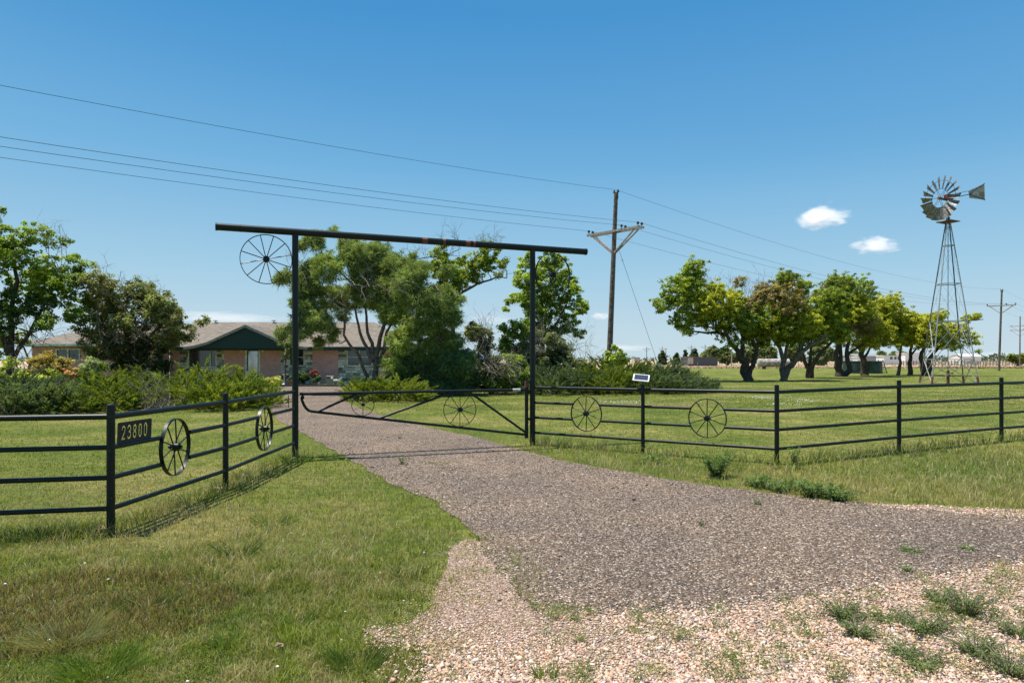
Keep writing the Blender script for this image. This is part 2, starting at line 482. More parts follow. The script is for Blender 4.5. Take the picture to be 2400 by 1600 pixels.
# fence lines: long grass grows under them
A_ = (.41, 13.6); B_ = (2.33, 12.15); C_ = (4.17, 10.75); D_ = (6.86, 12.1); E_ = (9.75, 13.6); P1 = (-3.92, 6.67); P2 = (-3.755, 8.95); P3 = (-3.81, 12.0); P0 = (-7.15, 6.0)
G_ = (E_[0] + 2.9, E_[1] + 1.5)
def segdist(P, a, b):
    a = np.array(a); b = np.array(b); d = b - a
    t = np.clip(((P[:, :2] - a) @ d) / (d @ d), 0, 1)
    return np.linalg.norm(P[:, :2] - (a + t[:, None] * d), axis=1)
FL = [(A_, B_), (B_, C_), (C_, D_), (D_, E_), (E_, G_), (P0, P1), (P1, P2), (P2, P3)]
def grass_batch(n, y0, y1, seed, scalew):
    P, r = grass_points(n, y0, y1, seed)
    dr = inpoly(P, drive_w); gvm = inpoly(P, grav_w) | inpoly(P, strip_w)
    big = fbm(P, .45, 11); mid = fbm(P, 1.6, 21); fine = fbm(P, 6, 31)
    keep = ~dr & ~gvm
    near = (P[:, 1] < 9); dga = np.full(n if False else len(P), 9.0); dga[near] = np.minimum(polydist(P[near], grav_px), polydist(P[near], drive_px))
    keep &= r.random(len(P)) > .85 * np.exp(-dga / .16) * np.clip(fine * 2.4 - .3, 0, 1)
    rn = r.random(n)
    dgr = np.full(n, 9.0); dgr[gvm] = polydist(P[gvm], grav_px); dst = np.full(n, 9.); dst[gvm] = polydist(P[gvm], strip_px)
    ddr = np.full(n, 9.0); ddr[dr] = polydist(P[dr], drive_px)
    creep = gvm & ~dr & (rn < .85 * np.exp(-np.minimum(dgr, dst) / .20) * (.3 + 1.6 * (mid > .5)) + .10 * (fine > .68))
    creepd = dr & (rn < .85 * np.exp(-ddr / (.07 + .010 * P[:, 1])) * np.clip(mid * 3.2 - .9, 0, 1)) & ~((P[:, 0] > .3) & (P[:, 1] < 6.5))
    keep |= creep | creepd
    keep &= r.random(n) < np.clip(1.35 - .9 * (mid > .62) * (r.random(n) < .6), .3, 1)
    edge = (creep | creepd)[keep]
    P = P[keep]; big = big[keep]; mid = mid[keep]; fine = fine[keep]; n = len(P)
    fd = np.min([segdist(P, a, b) for a, b in FL], 0)
    X, Y = P[:, 0], P[:, 1]
    # inside the yard the lawn is mown: beyond the fence
    right = (Y > np.interp(X, [-3.8, .41, 4.17, 9.75, 16], [12, 13.6, 10.75, 13.6, 16.8]))
    leftin = (X < np.interp(Y, [5.99, 6.0, 6.67, 8.95, 12], [-60, -7.15, -3.92, -3.755, -3.81]))
    mown = right | leftin
    h = np.where(mown, r.uniform(.025, .06, n), r.uniform(.03, .10, n) * (.35 + 1.1 * mid))
    rv = ~mown & (X > 0); h = np.where(rv, h * 1.7, h)
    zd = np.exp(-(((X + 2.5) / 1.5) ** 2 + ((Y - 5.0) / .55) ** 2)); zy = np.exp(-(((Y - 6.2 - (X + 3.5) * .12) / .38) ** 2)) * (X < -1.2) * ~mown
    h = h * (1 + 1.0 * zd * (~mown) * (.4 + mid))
    nf = np.exp(-(fd / .22) ** 2)
    h = h + nf * r.uniform(.02, .20, n)
    h *= np.where(Y < 5.2, .75, 1) * np.where(edge, .55, 1)
    lean = r.uniform(.15, 1.0, n)
    w = r.uniform(.0035, .007, n) * scalew * np.clip(Y / 7., 1, 6)
    dry = np.clip((big - .40) * 2.6 + (fine - .46) * 2.2 + r.normal(0, .27, n) + .12 + .3 * edge, 0, 1)
    # brown grass low on the left verge, its brown deepened as painted shadow
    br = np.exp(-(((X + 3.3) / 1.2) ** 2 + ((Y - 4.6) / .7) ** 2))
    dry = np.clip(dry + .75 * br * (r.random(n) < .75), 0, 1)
    green = lerp((.135, .180, .022), (.245, .285, .045), r.random(n))
    dark = lerp((.075, .13, .016), (.13, .195, .03), r.random(n))
    green = np.where((mid < .43)[:, None], dark * .6 + green * .4, green)
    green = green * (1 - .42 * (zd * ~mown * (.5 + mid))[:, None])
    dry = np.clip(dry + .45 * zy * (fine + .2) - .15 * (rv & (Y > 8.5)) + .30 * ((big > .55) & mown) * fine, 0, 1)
    clm = vnoise(P, 9, 55); dry = np.clip(dry + (clm - .5) * .5, 0, 1); tuft = vnoise(P, 5, 66) * .5 + vnoise(P, 13, 67) * .5; green = green * (.52 + 1.10 * tuft)[:, None]; h = h * (.55 + .9 * tuft)
    straw = lerp((.30, .26, .11), (.46, .38, .21), r.random(n))
    col = green * (1 - dry[:, None]) + straw * dry[:, None]
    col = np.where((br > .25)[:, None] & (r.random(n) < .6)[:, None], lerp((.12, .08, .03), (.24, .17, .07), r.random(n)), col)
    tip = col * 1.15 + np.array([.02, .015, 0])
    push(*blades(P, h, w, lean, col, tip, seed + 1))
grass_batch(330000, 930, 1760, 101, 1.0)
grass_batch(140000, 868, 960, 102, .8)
# bunches of longer grass
def bunch(px, py, rad, n, h0, h1, c0, c1, seed, wide=.006):
    r = np.random.default_rng(seed); cx, cy = gp(px, py)
    a = r.uniform(0, 2 * PI, n); q = rad * np.sqrt(r.random(n)) * .6
    P = np.stack([cx + q * np.cos(a), cy + q * np.sin(a)], 1)
    h = r.uniform(h0, h1, n); yaw = r.uniform(0, 2 * PI, n)
    v, qd, t, c = blades(P, h, np.full(n, wide), np.zeros(n), lerp(c0, c1, r.random(n)), None, seed)
    v = v.reshape(n, 5, 3)
    outd = np.stack([np.cos(a), np.sin(a)], 1) * (rad * r.uniform(.2, .9, n))[:, None] + r.normal(0, .02, (n, 2))
    v[:, 2:4, :2] += outd[:, None] * .45; v[:, 4, :2] += outd; v[:, 4, 2] -= h * .25 * r.random(n)
    push(v.reshape(-1, 3), qd, t, c)
GRN = ((.11, .18, .025), (.23, .31, .055)); YEL = ((.28, .27, .10), (.44, .41, .19)); DRK = ((.075, .125, .02), (.15, .21, .045))
for i, (px, py, rad, n, h0, h1, c) in enumerate([
        (840, 1560, .20, 420, .08, .20, DRK), (700, 1462, .15, 300, .06, .15, GRN), (530, 1508, .12, 220, .05, .14, GRN), (160, 1500, .28, 700, .08, .20, YEL),
        (230, 1575, .26, 600, .08, .20, GRN), (960, 1350, .18, 260, .06, .15, DRK), (560, 1300, .25, 260, .08, .2, DRK), (350, 1420, .3, 300, .08, .18, DRK), (420, 1310, .3, 300, .08, .18, GRN),
        (640, 1230, .3, 240, .1, .2, GRN), (1030, 1087, .22, 260, .03, .07, GRN), (915, 1052, .2, 140, .02, .05, GRN), (1710, 1105, .3, 200, .1, .3, GRN), (1300, 1045, .4, 320, .1, .38, YEL), (1390, 1050, .4, 260, .1, .36, YEL),
        (1480, 1062, .3, 200, .1, .22, GRN), (1265, 1040, .25, 220, .1, .3, GRN), (690, 1085, .3, 320, .08, .26, GRN), (600, 1120, .4, 300, .08, .25, DRK), (450, 1180, .4, 320, .08, .22, DRK), (540, 1150, .3, 240, .08, .25, DRK),
        (1840, 1100, .3, 240, .08, .22, GRN), (2120, 1068, .4, 260, .08, .2, DRK), (2230, 1060, .5, 260, .08, .18, DRK), (1280, 1590, .1, 90, .05, .15, GRN), (1330, 1605, .14, 120, .05, .14, GRN), (980, 1300, .12, 90, .05, .09, GRN),
        (1150, 1340, .1, 100, .02, .05, GRN), (950, 1486, .12, 220, .02, .05, GRN), (1130, 1265, .06, 60, .03, .08, DRK), (1060, 1300, .15, 200, .02, .05, YEL), (130, 1260, .4, 400, .1, .2, DRK), (40, 1270, .4, 400, .1, .22, DRK)]):
    bunch(px, py, rad, int(n * .6), h0 * .8, h1 * .85, c[0], c[1], 500 + i)
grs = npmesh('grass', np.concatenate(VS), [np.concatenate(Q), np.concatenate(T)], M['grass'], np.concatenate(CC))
tag(grs, 'patchy green and straw coloured grass over the verge and the lawn', 'grass', kind='stuff')

# ------------------------------------------------------------------ stones
ICO = None
def ico():
    t = (1 + 5 ** .5) / 2
    v = np.array([(-1, t, 0), (1, t, 0), (-1, -t, 0), (1, -t, 0), (0, -1, t), (0, 1, t), (0, -1, -t), (0, 1, -t), (t, 0, -1), (t, 0, 1), (-t, 0, -1), (-t, 0, 1)], float)
    v /= np.linalg.norm(v[0])
    f = np.array([(0, 11, 5), (0, 5, 1), (0, 1, 7), (0, 7, 10), (0, 10, 11), (1, 5, 9), (5, 11, 4), (11, 10, 2), (10, 7, 6), (7, 1, 8), (3, 9, 4), (3, 4, 2), (3, 2, 6), (3, 6, 8), (3, 8, 9), (4, 9, 5), (2, 4, 11), (6, 2, 10), (8, 6, 7), (9, 8, 1)])
    return v, f
OCT = (np.array([(1, 0, 0), (-1, 0, 0), (0, 1, 0), (0, -1, 0), (0, 0, 1), (0, 0, -1)], float), np.array([(0, 2, 4), (2, 1, 4), (1, 3, 4), (3, 0, 4), (2, 0, 5), (1, 2, 5), (3, 1, 5), (0, 3, 5)]))
def stones(name, P, size, pal, wts, base, seed, zup=.008, smooth=False):
    r = np.random.default_rng(seed); bv, bf = base; n = len(P); k = len(bv)
    s = np.stack([size * r.uniform(.7, 1.3, n), size * r.uniform(.55, 1.0, n), size * r.uniform(.35, .7, n)], 1)
    j = 1 + r.normal(0, .13, (n, k, 1))
    v = bv[None] * j * s[:, None]
    a = r.uniform(0, 2 * PI, n); ca, sa = np.cos(a)[:, None], np.sin(a)[:, None]
    tl = r.normal(0, .25, n)[:, None]
    x = v[..., 0] * ca - v[..., 1] * sa; y = v[..., 0] * sa + v[..., 1] * ca; z = v[..., 2] + tl * v[..., 0]
    v = np.stack([x, y, z], -1)
    v[..., 0] += P[:, 0:1]; v[..., 1] += P[:, 1:2]; v[..., 2] += (g(P[:, 0]) + zup + s[:, 2] * .35)[:, None]
    pal = np.array(pal); c = pal[r.choice(len(pal), n, p=np.array(wts) / sum(wts))] * r.uniform(.8, 1.15, (n, 1))
    f = bf[None] + (np.arange(n) * k)[:, None, None]
    return npmesh(name, v.reshape(-1, 3), [f.reshape(-1, 3)], M['chips'], np.repeat(c, k, 0), smooth=smooth)
r = np.random.default_rng(900)
def scr(n, x0, x1, y0, y1):
    py = r.uniform(y0, y1, n); px = r.uniform(x0, x1, n); Y = F * (EYE - .04) / (py - HZ)
    return np.stack([(px - CX) / F * Y, Y], 1)
PINK = [(.60, .44, .34), (.68, .58, .50), (.46, .28, .19), (.56, .38, .23), (.34, .23, .17), (.46, .37, .31), (.64, .40, .29), (.27, .20, .17)]
P = scr(115000, 850, 2700, 1255, 1740)
dg = polydist(P, grav_px); dd_ = polydist(P, drive_px)
indr = inpoly(P, drive_w); rnd = r.random(len(P))
ing = (inpoly(P, grav_w) & ~indr & ((rnd < .95) | (dg > .5)) & ((fbm(P, 2.2, 70) > .36) | (rnd < .55))) | (indr & (rnd < .55 * np.exp(-dd_ / .10) + .015) & (P[:, 1] < 6.6)) | (~inpoly(P, grav_w) & ~indr & (rnd < .60 * np.exp(-dg / .14)) & (P[:, 1] < 7))
P = P[ing]; dn = fbm(P, 1.5, 77)
fineg = np.clip((P[:, 1] - 3.7) / .8 + fbm(P, 2.0, 12) - .5, 0, 1) * np.clip((.7 - P[:, 0]) / .7 + fbm(P, 1.6, 13) - .5, 0, 1)
sz = np.exp(r.normal(math.log(.0076), .36, len(P))) * (1 - .5 * fineg)
P2s = scr(9000, 1950, 2700, 1170, 1260); P2s = P2s[inpoly(P2s, strip_w)]
P = np.concatenate([P, P2s]); sz = np.concatenate([sz, r.uniform(.008, .016, len(P2s))])
o = stones('gravel', P, sz, PINK, [3, 1.2, 2.4, 2.2, 1.8, 1.8, 2, 1.2], ico(), 41, .006, True)
tag(o, 'loose pinkish and white rounded gravel at the edge of the drive', 'gravel', kind='stuff')
P = scr(66000, 500, 2700, 960, 1450)
dd_ = polydist(P, drive_px); P = P[inpoly(P, drive_w) | (r.random(len(P)) < .5 * np.exp(-dd_ / .09))]
szs = np.exp(r.normal(math.log(.0062), .35, len(P))) * np.clip(P[:, 1] / 6.5, 1, 1.6)
big = r.random(len(P)) < .012; szs[big] *= 1.9
o = stones('chippings', P, szs, [(.14, .106, .080), (.225, .172, .130), (.075, .057, .045), (.31, .24, .185), (.56, .47, .385), (.70, .61, .51)], [3, 3.2, 2.4, 2.2, 1.0, .4], OCT, 42, .008)
tag(o, 'brown and grey stone chippings with pale chips over the drive', 'gravel', kind='stuff')
P = scr(260, 0, 1000, 1180, 1650); P = P[~inpoly(P, drive_w) & ~inpoly(P, grav_w)][:22]
o = stones('pebbles', P, r.uniform(.006, .016, len(P)), [(.62, .52, .45), (.7, .64, .6)], [1, 1], ico(), 43, .035, True)
tag(o, 'pale pebbles strewn in the verge grass beside the fence', 'pebbles', kind='stuff')
# flat rocks at fence post feet
def rock(px, py, sx, sy, sz_, label, seed):
    x, y = gp(px, py); rr = np.random.default_rng(seed)
    m = MB(); m.ball((0, 0, 0), 1, 14, 9)
    me_v = np.array(m.v); me_v *= (1 + .12 * np.sin(me_v[:, 0:1] * 4 + seed) * np.cos(me_v[:, 1:2] * 5)) 
    me_v = me_v * np.array([sx, sy, sz_]) + rr.normal(0, .004, me_v.shape); m.v = [tuple(v) for v in me_v]
    o = m.build('rock', M['rockm'], smooth=True); o.location = (x, y, float(g(x)) + sz_ * .6 + .02)
    tag(o, label, 'rock')
M['rockm'] = simple('tan_rock', (.46, .32, .23), .9, 0, (.28, .18, .12), 14, 6, .01)
rock(507, 1150, .085, .05, .022, 'flat tan rock beside the foot of the fence post with wheels either side', 1)
rock(240, 1247, .06, .04, .03, 'tan rock in the grass at the foot of the corner post by the number plate', 2)
rock(655, 1524, .03, .016, .014, 'small whitish stone lying alone in the verge grass', 3)

# ------------------------------------------------------------------ leafy weeds
def leafcards(C, L, W, nrm, col, fold=.25, seed=0, updir=None):
    """C centres (n,3), leaves length L width W, facing nrm; rhombus with a fold"""
    n = len(C); r = np.random.default_rng(seed)
    nrm = unit(nrm); t = unit(np.cross(nrm, r.normal(0, 1, (n, 3))) if updir is None else updir - nrm * np.sum(updir * nrm, 1, keepdims=True))
    s = np.cross(nrm, t)
    L = np.broadcast_to(L, n)[:, None]; W = np.broadcast_to(W, n)[:, None]
    v = np.empty((n, 4, 3))
    v[:, 0] = C - t * L / 2; v[:, 2] = C + t * L / 2
    v[:, 1] = C + s * W / 2 + nrm * W * fold; v[:, 3] = C - s * W / 2 + nrm * W * fold
    f = np.arange(n)[:, None] * 4 + np.array([[0, 1, 2, 3]])
    return v.reshape(-1, 3), f, np.repeat(col, 4, 0)
def weed(px, py, label, hgt, rad, nst, nl, L, c0, c1, seed, name='weed', flat=False, cat='weed', group=None):
    x, y = gp(px, py); r = np.random.default_rng(seed); z0 = float(g(x))
    t = thing(name, label, cat, (x, y, z0), group)
    m = MB(); Cs = []
    for i in range(nst):
        a = 2 * PI * i / nst + r.uniform(-.4, .4); rr = rad * r.uniform(.3, 1); hh = hgt * r.uniform(.6, 1)
        e = Vector((x + rr * math.cos(a), y + rr * math.sin(a), z0 + hh)); b = Vector((x + .1 * rr * math.cos(a), y + .1 * rr * math.sin(a), z0 - .01))
        mid = b.lerp(e, .5) + Vector((0, 0, hh * (.18 if not flat else .3)))
        m.tube([b, mid, e], [.004, .003, .0015], 5)
        u = r.random(nl)[:, None]
        q = (1 - u) ** 2 * np.array(b)[None] + 2 * u * (1 - u) * np.array(mid)[None] + u * u * np.array(e)[None]
        Cs.append(q + r.normal(0, L * .55, q.shape))
    C = np.concatenate(Cs); C[:, 2] = np.maximum(C[:, 2], z0 + .008); n = len(C)
    m.build('stem', M['twig'], t)
    out = C - np.array([x, y, z0 - .05]); nr = unit(out) * .5 + r.normal(0, .5, (n, 3)) + np.array([0, 0, .7])
    v, f, c = leafcards(C, L * r.uniform(.6, 1.3, n), L * .42 * r.uniform(.7, 1.2, n), nr, lerp(c0, c1, r.random(n)), seed=seed)
    npmesh('foliage', v, [f], M['leaf'], c, t)
    return t
WG = ((.06, .12, .025), (.16, .24, .06)); WL = ((.08, .15, .03), (.20, .28, .06)); WB = ((.085, .135, .035), (.20, .26, .085))
weed(943, 1088, 'small upright leafy weed with twisting stem alone on the drive inside the gate', .19, .12, 5, 26, .03, *WG, 11)
weed(935, 1028, 'low weed sprouting on the drive just beyond the gate rail', .12, .08, 4, 14, .03, *WG, 12)
weed(1680, 1118, 'bushy dark leafy weed under the fence wheel beside the drive', .36, .32, 22, 70, .045, *WG, 13)
weed(1775, 1140, 'dark leafy weed on the drive edge, left of a pair', .16, .22, 12, 45, .045, *WG, 14)
weed(1830, 1150, 'broad patch of dark leafy weed on the drive edge near the corner post', .15, .32, 18, 45, .045, *WG, 15)
weed(1960, 1172, 'dark leafy weed where the pale gravel verge begins', .16, .3, 18, 50, .045, *WG, 16)
weed(1905, 1163, 'leafy weed clump with upright shoots on the drive edge, below the plain fence bay', .2, .3, 20, 50, .045, *WG, 31)
weed(1530, 1085, 'low light green weed clump beside the drive under the fence post with the solar panel', .16, .35, 16, 46, .04, *WL, 32)
weed(1862, 1098, 'tall thin weed standing just right of the fence corner post', .34, .1, 9, 50, .035, *WL, 33)
weed(1645, 1232, 'tiny upright weed in the middle of the wide drive', .07, .05, 5, 16, .02, *WG, 17)
weed(1775, 1183, 'tiny leafy weed growing on the drive close to its far edge', .07, .06, 5, 14, .025, *WG, 18)
weed(2135, 1292, 'flat green weed patch on the wide drive towards the right', .025, .13, 10, 30, .025, *WG, 19, flat=True)
weed(2270, 1288, 'small green sprout on the wide drive furthest to the right', .04, .08, 6, 24, .025, *WL, 20)
weed(2128, 1340, 'low green sprout at the lower edge of the drive', .05, .06, 6, 24, .02, *WL, 21)
for i, (px, py, rad, h, st, lab) in enumerate([
        (1975, 1450, .17, .14, 26, 'dense blue-green weed mat on the pale gravel, topmost of the left pair'), (2010, 1490, .14, .10, 20, 'dense blue-green weed mat on the gravel, lower of the left pair'),
        (2075, 1455, .12, .06, 12, 'thin low weed between the two dense gravel mats'), (2170, 1480, .2, .12, 30, 'wide dense weed mat on the gravel below the drive corner'),
        (2265, 1440, .2, .17, 30, 'tallest dense weed mat on the gravel'), (2200, 1412, .1, .09, 12, 'small green weed at the top of the gravel slope'),
        (2160, 1560, .15, .08, 18, 'low weed mat on the gravel near the bottom of the photo'), (2290, 1535, .2, .12, 26, 'dense weed mat on the gravel beneath the tallest one'),
        (2370, 1580, .2, .12, 26, 'dense weed mat in the bottom right corner'), (2390, 1490, .16, .1, 22, 'dense weed mat on the gravel at the right margin'),
        (2120, 1535, .12, .07, 14, 'thin weed mat on gravel, left of the bottom group')]):
    weed(px, py, lab, h * 1.0, rad * 1.25, int(st * 1.3), 40, .019, *WB, 60 + i, group='weed mats on the gravel')
# sparse sprouts scattered in the gravel: one mass
Cs = []; cc = []; r = np.random.default_rng(5)
spx = [(r.uniform(1280, 2400), r.uniform(1400, 1600)) for _ in range(130)] + [(r.uniform(1220, 1700), r.uniform(1410, 1470)) for _ in range(10)] + [(r.uniform(2150, 2400), r.uniform(1350, 1450)) for _ in range(26)]
for (px, py) in spx:
    x, y = gp(px, py)
    if inpoly(np.array([[x, y]]), drive_w)[0]: continue
    k = int(r.integers(20, 110)); rad = r.uniform(.02, .07); h = r.uniform(.02, .08)
    C = np.stack([x + r.normal(0, rad, k), y + r.normal(0, rad, k), float(g(x)) + .014 + h * r.random(k) ** 1.3], 1); Cs.append(C)
    cc.append(lerp((.09, .15, .035), (.26, .30, .08), np.clip(r.random(k) * .7 + r.uniform(-.2, .3), 0, 1)))
C = np.concatenate(Cs); c = np.concatenate(cc); n = len(C)
v, f, c = leafcards(C, r.uniform(.012, .03, n), r.uniform(.003, .008, n), r.normal(0, .6, (n, 3)) + np.array([0, 0, .6]), c, seed=3)
o = npmesh('weeds', v, [f], M['leaf'], c); tag(o, 'sparse yellow-green sprouts scattered over the pale gravel', 'weeds', kind='stuff')
# white clover in the lawn
P = []
for (px, py, sx, sy, k) in [(1795, 934, 26, 2.2, 150), (1885, 941, 22, 2.0, 90), (1840, 951, 22, 1.5, 60), (1455, 945, 40, 1.5, 70), (1480, 948, 30, 1.5, 30), (2085, 918, 12, 1.5, 20), (2170, 908, 30, 3, 14), (2330, 912, 40, 4, 16), (1690, 935, 30, 3, 26)]:
    for _ in range(k):
        P.append(gp(px + r.normal(0, sx), py + r.normal(0, sy)))
P = np.array(P)
o = stones('clover', P, r.uniform(.010, .022, len(P)) * 1.2, [(.75, .75, .66), (.62, .64, .5)], [2, 1], OCT, 44, .06)
tag(o, 'white clover flowers scattered in the lawn behind the fence', 'clover', kind='stuff')

# ------------------------------------------------------------------ wheels
def wheel_parts(c, d, R, nsp, parent=None, rimw=.045, rimt=.008, hub=.045, name='wheel', spr=.008, rot=0):
    """spoked steel wheel in the vertical plane with direction d (unit, horizontal)"""
    c = Vector(c); d = Vector((d[0], d[1], 0)).normalized(); n = Vector((-d.y, d.x, 0)); u = Vector((0, 0, 1))
    t = bpy.data.objects.new(name, None); link(t)
    t.location = c - (parent.location if parent else Vector())
    if parent: t.parent = parent
    def W(a, rr, off=0): return c + (d * math.cos(a) + u * math.sin(a)) * rr + n * off
    m = MB(); K = 48; b = 0
    vs = []
    for k in range(K):
        a = 2 * PI * k / K
        vs += [W(a, R, -rimw / 2), W(a, R, rimw / 2), W(a, R - rimt, rimw / 2), W(a, R - rimt, -rimw / 2)]
    fs = []
    for k in range(K):
        p = 4 * k; q = 4 * ((k + 1) % K)
        for j in range(4): fs.append((p + j, p + (j + 1) % 4, q + (j + 1) % 4, q + j))
    m.add(vs, fs); 
    def sub(mb, nm, sm=False):
        o = mb.build(nm, M['paint'], None, sm); o.parent = t; o.location = -c; return o
    sub(m, 'rim', True)
    m = MB()
    for k in range(nsp):
        a = 2 * PI * (k + .5) / nsp + rot
        sgn = .014 if k % 2 else -.014
        m.tube([W(a, hub * .6, sgn), W(a, R - rimt * .5, 0)], spr, 6)
    sub(m, 'spokes', True)
    m = MB(); m.tube([c - n * .05, c - n * .045, c + n * .045, c + n * .05], [hub * .7, hub, hub, hub * .7], 14)
    m.tube([c - n * .075, c + n * .075], hub * .42, 10)
    sub(m, 'hub', True)
    return t
def on_line(px, py, a, b):
    """photo pixel -> point of the vertical plane through ground points a, b"""
    k = (px - CX) / F
    dx, dy = b[0] - a[0], b[1] - a[1]
    t = (k * a[1] - a[0]) / (dx - k * dy)
    X, Y = a[0] + dx * t, a[1] + dy * t
    return Vector((X, Y, EYE - (py - HZ) / F * Y))

# ------------------------------------------------------------------ pipe fence
RH = (1.145, .845, .55, .25)
FENCES = {}
def fence(nm, label, posts, lead=None, tail=None):
    t = thing(nm, label, 'fence', (posts[0][0], posts[0][1], float(g(posts[0][0]))), 'black pipe fences either side of the gate')
    return t
fl = thing('pipe_fence', 'black pipe fence carrying the 23800 plate and two side-on spoked wheels', 'fence', (P2[0], P2[1], 0), 'black pipe fences')
fr = thing('pipe_fence', 'black pipe fence right of the gate with two round spoked wheels and plain rails', 'fence', (C_[0], C_[1], float(g(C_[0]))), 'black pipe fences')
def post(p, h, r, parent, name='post', cap=True):
    z = float(g(p[0])); m = MB()
    m.tube([(p[0], p[1], z - .3), (p[0], p[1], z + h)], r, 18)
    m.build(name, M['paint'], parent, True)
    if cap:
        m = MB(); m.tube([(p[0], p[1], z + h), (p[0], p[1], z + h + .012), (p[0], p[1], z + h + .022)], [r * 1.05, r * 1.02, r * .5], 18)
        m.build('post_cap', M['paint'], parent, True)
def rail(a, b, za, zb, r, parent, gaps=()):
    """horizontal pipe from a to b; gaps = list of (t0, t1) left open"""
    a3 = Vector((a[0], a[1], za)); b3 = Vector((b[0], b[1], zb)); cuts = [0.0]
    for g0, g1 in gaps: cuts += [g0, g1]
    cuts.append(1.0)
    for i in range(0, len(cuts), 2):
        m = MB(); m.tube([a3.lerp(b3, cuts[i]), a3.lerp(b3, cuts[i + 1])], r, 14)
        m.build('rail', M['paint'], parent, True)
def span(a, b, parent, wheel=None, rails=RH, r=.0265, ea=0, eb=0):
    za, zb = float(g(a[0])), float(g(b[0])); L = math.dist(a, b)
    for i, h in enumerate(rails):
        gaps = []
        if wheel and i in (1, 2):
            wc, wr = wheel; tc = math.dist(a, (wc.x, wc.y)) / L
            zz = za + (zb - za) * tc + h; hw = math.sqrt(max(wr * wr - (zz - wc.z) ** 2, 0)) / L
            gaps = [(tc - hw, tc + hw)]
        rail(a, b, za + h, zb + h, r * (1.08 if i == 0 else .95), parent, gaps)
W1 = on_line(411, 1046.7, P1, P2); W2 = on_line(620, 1004, P2, P3)
W3 = on_line(1373.8, 969, A_, B_); W4 = on_line(1657.7, 980, B_, C_)
span(P0, P1, fl); span(P1, P2, fl, (W1, .325)); span(P2, P3, fl, (W2, .335))
post(P0, 1.24, .036, fl); post(P1, 1.25, .038, fl); post(P2, 1.25, .036, fl)
span(A_, B_, fr, (W3, .335)); span(B_, C_, fr, (W4, .33)); span(C_, D_, fr); span(D_, E_, fr); span(E_, G_, fr)
post(B_, 1.24, .034, fr, cap=False)
for p in (C_, D_, E_, G_): post(p, 1.24, .036, fr)
def dirn(a, b): return Vector((b[0] - a[0], b[1] - a[1], 0)).normalized()
def tagpart(o, lab): o['label'] = lab; return o
wheel_parts(W1, (.0, 1), .325, 10, fl)
wheel_parts(W2, dirn(P2, P3), .335, 10, fl)
wheel_parts(W3, dirn(A_, B_), .335, 10, fr, rimw=.03, rimt=.012)
wheel_parts(W4, dirn(B_, C_), .33, 10, fr, rimw=.03, rimt=.012)

# number plate with stencil-cut digits, welded on the second rail
def plate():
    DIG = {'2': [[(.05, .78), (.12, .93), (.3, 1), (.5, 1), (.65, .9), (.68, .72), (.6, .52), (.05, 0), (.7, 0)]],
           '3': [[(.05, .85), (.2, 1), (.5, 1), (.66, .88), (.66, .65), (.5, .53), (.3, .53)], [(.5, .53), (.68, .4), (.68, .15), (.5, 0), (.2, 0), (.05, .14)]],
           '8': [[(.28, .55), (.1, .66), (.1, .86), (.27, 1)], [(.45, 1), (.62, .86), (.62, .66), (.44, .55)], [(.28, .48), (.06, .36), (.06, .14), (.27, 0)], [(.45, 0), (.66, .14), (.66, .36), (.44, .48)]],
           '0': [[(.27, 1), (.08, .84), (.08, .16), (.27, 0)], [(.45, 0), (.64, .16), (.64, .84), (.45, 1)]]}
    Wd, Ht, cs = .56, .205, .004
    nx_, nz_ = int(Wd / cs), int(Ht / cs)
    uu, zz = np.meshgrid((np.arange(nx_) + .5) * cs, (np.arange(nz_) + .5) * cs)
    hole = np.zeros_like(uu, bool); dh = .125; dw = .1; x0 = .055; adv = .091
    for i, ch in enumerate('23800'):
        for pl in DIG[ch]:
            pts = [(x0 + i * adv + .012 + p[0] * .085 * .85, .035 + p[1] * dh) for p in pl]
            for a, b in zip(pts[:-1], pts[1:]):
                a = np.array(a); b = np.array(b); d = b - a; L2 = d @ d + 1e-12
                t = np.clip(((uu - a[0]) * d[0] + (zz - a[1]) * d[1]) / L2, 0, 1)
                hole |= np.hypot(uu - a[0] - t * d[0], zz - a[1] - t * d[1]) < .0088
    rc = .022  # rounded corners
    for cx_, cz_ in ((rc, Ht - rc), (Wd - rc, Ht - rc)):
        hole |= (np.hypot(uu - cx_, zz - cz_) > rc) & (zz > Ht - rc) & ((uu < rc) if cx_ < .1 else (uu > Wd - rc))
    d = dirn(P1, P2); n = Vector((d.y, -d.x, 0)); u = Vector((0, 0, 1))
    o0 = Vector((P1[0], P1[1], .845 + .026)) + d * .09
    m = MB(); th = .006
    solid = ~hole; vid = {}
    def vert(i, j, s):
        k = (i, j, s)
        if k not in vid:
            sh = .12 * j * cs * 0.5   # plate leans a touch along the rail
            vid[k] = len(m.v); m.v.append(tuple(o0 + d * (i * cs + sh) + u * (j * cs) + n * (th * s)))
        return vid[k]
    for j in range(nz_):
        for i in range(nx_):
            if not solid[j, i]: continue
            m.f.append((vert(i, j, 0), vert(i + 1, j, 0), vert(i + 1, j + 1, 0), vert(i, j + 1, 0)))
            m.f.append((vert(i, j, 1), vert(i, j + 1, 1), vert(i + 1, j + 1, 1), vert(i + 1, j, 1)))
            for di, dj, e in ((-1, 0, ((i, j), (i, j + 1))), (1, 0, ((i + 1, j), (i + 1, j + 1))), (0, -1, ((i, j), (i + 1, j))), (0, 1, ((i, j + 1), (i + 1, j + 1)))):
                a, b = i + di, j + dj
                if not (0 <= a < nx_ and 0 <= b < nz_) or not solid[b, a]:
                    m.f.append((vert(*e[0], 0), vert(*e[1], 0), vert(*e[1], 1), vert(*e[0], 1)))
    o = m.build('number_plate', M['platem'], fl)
    o['label'] = 'brown-black steel plate with the number 23800 cut through it'
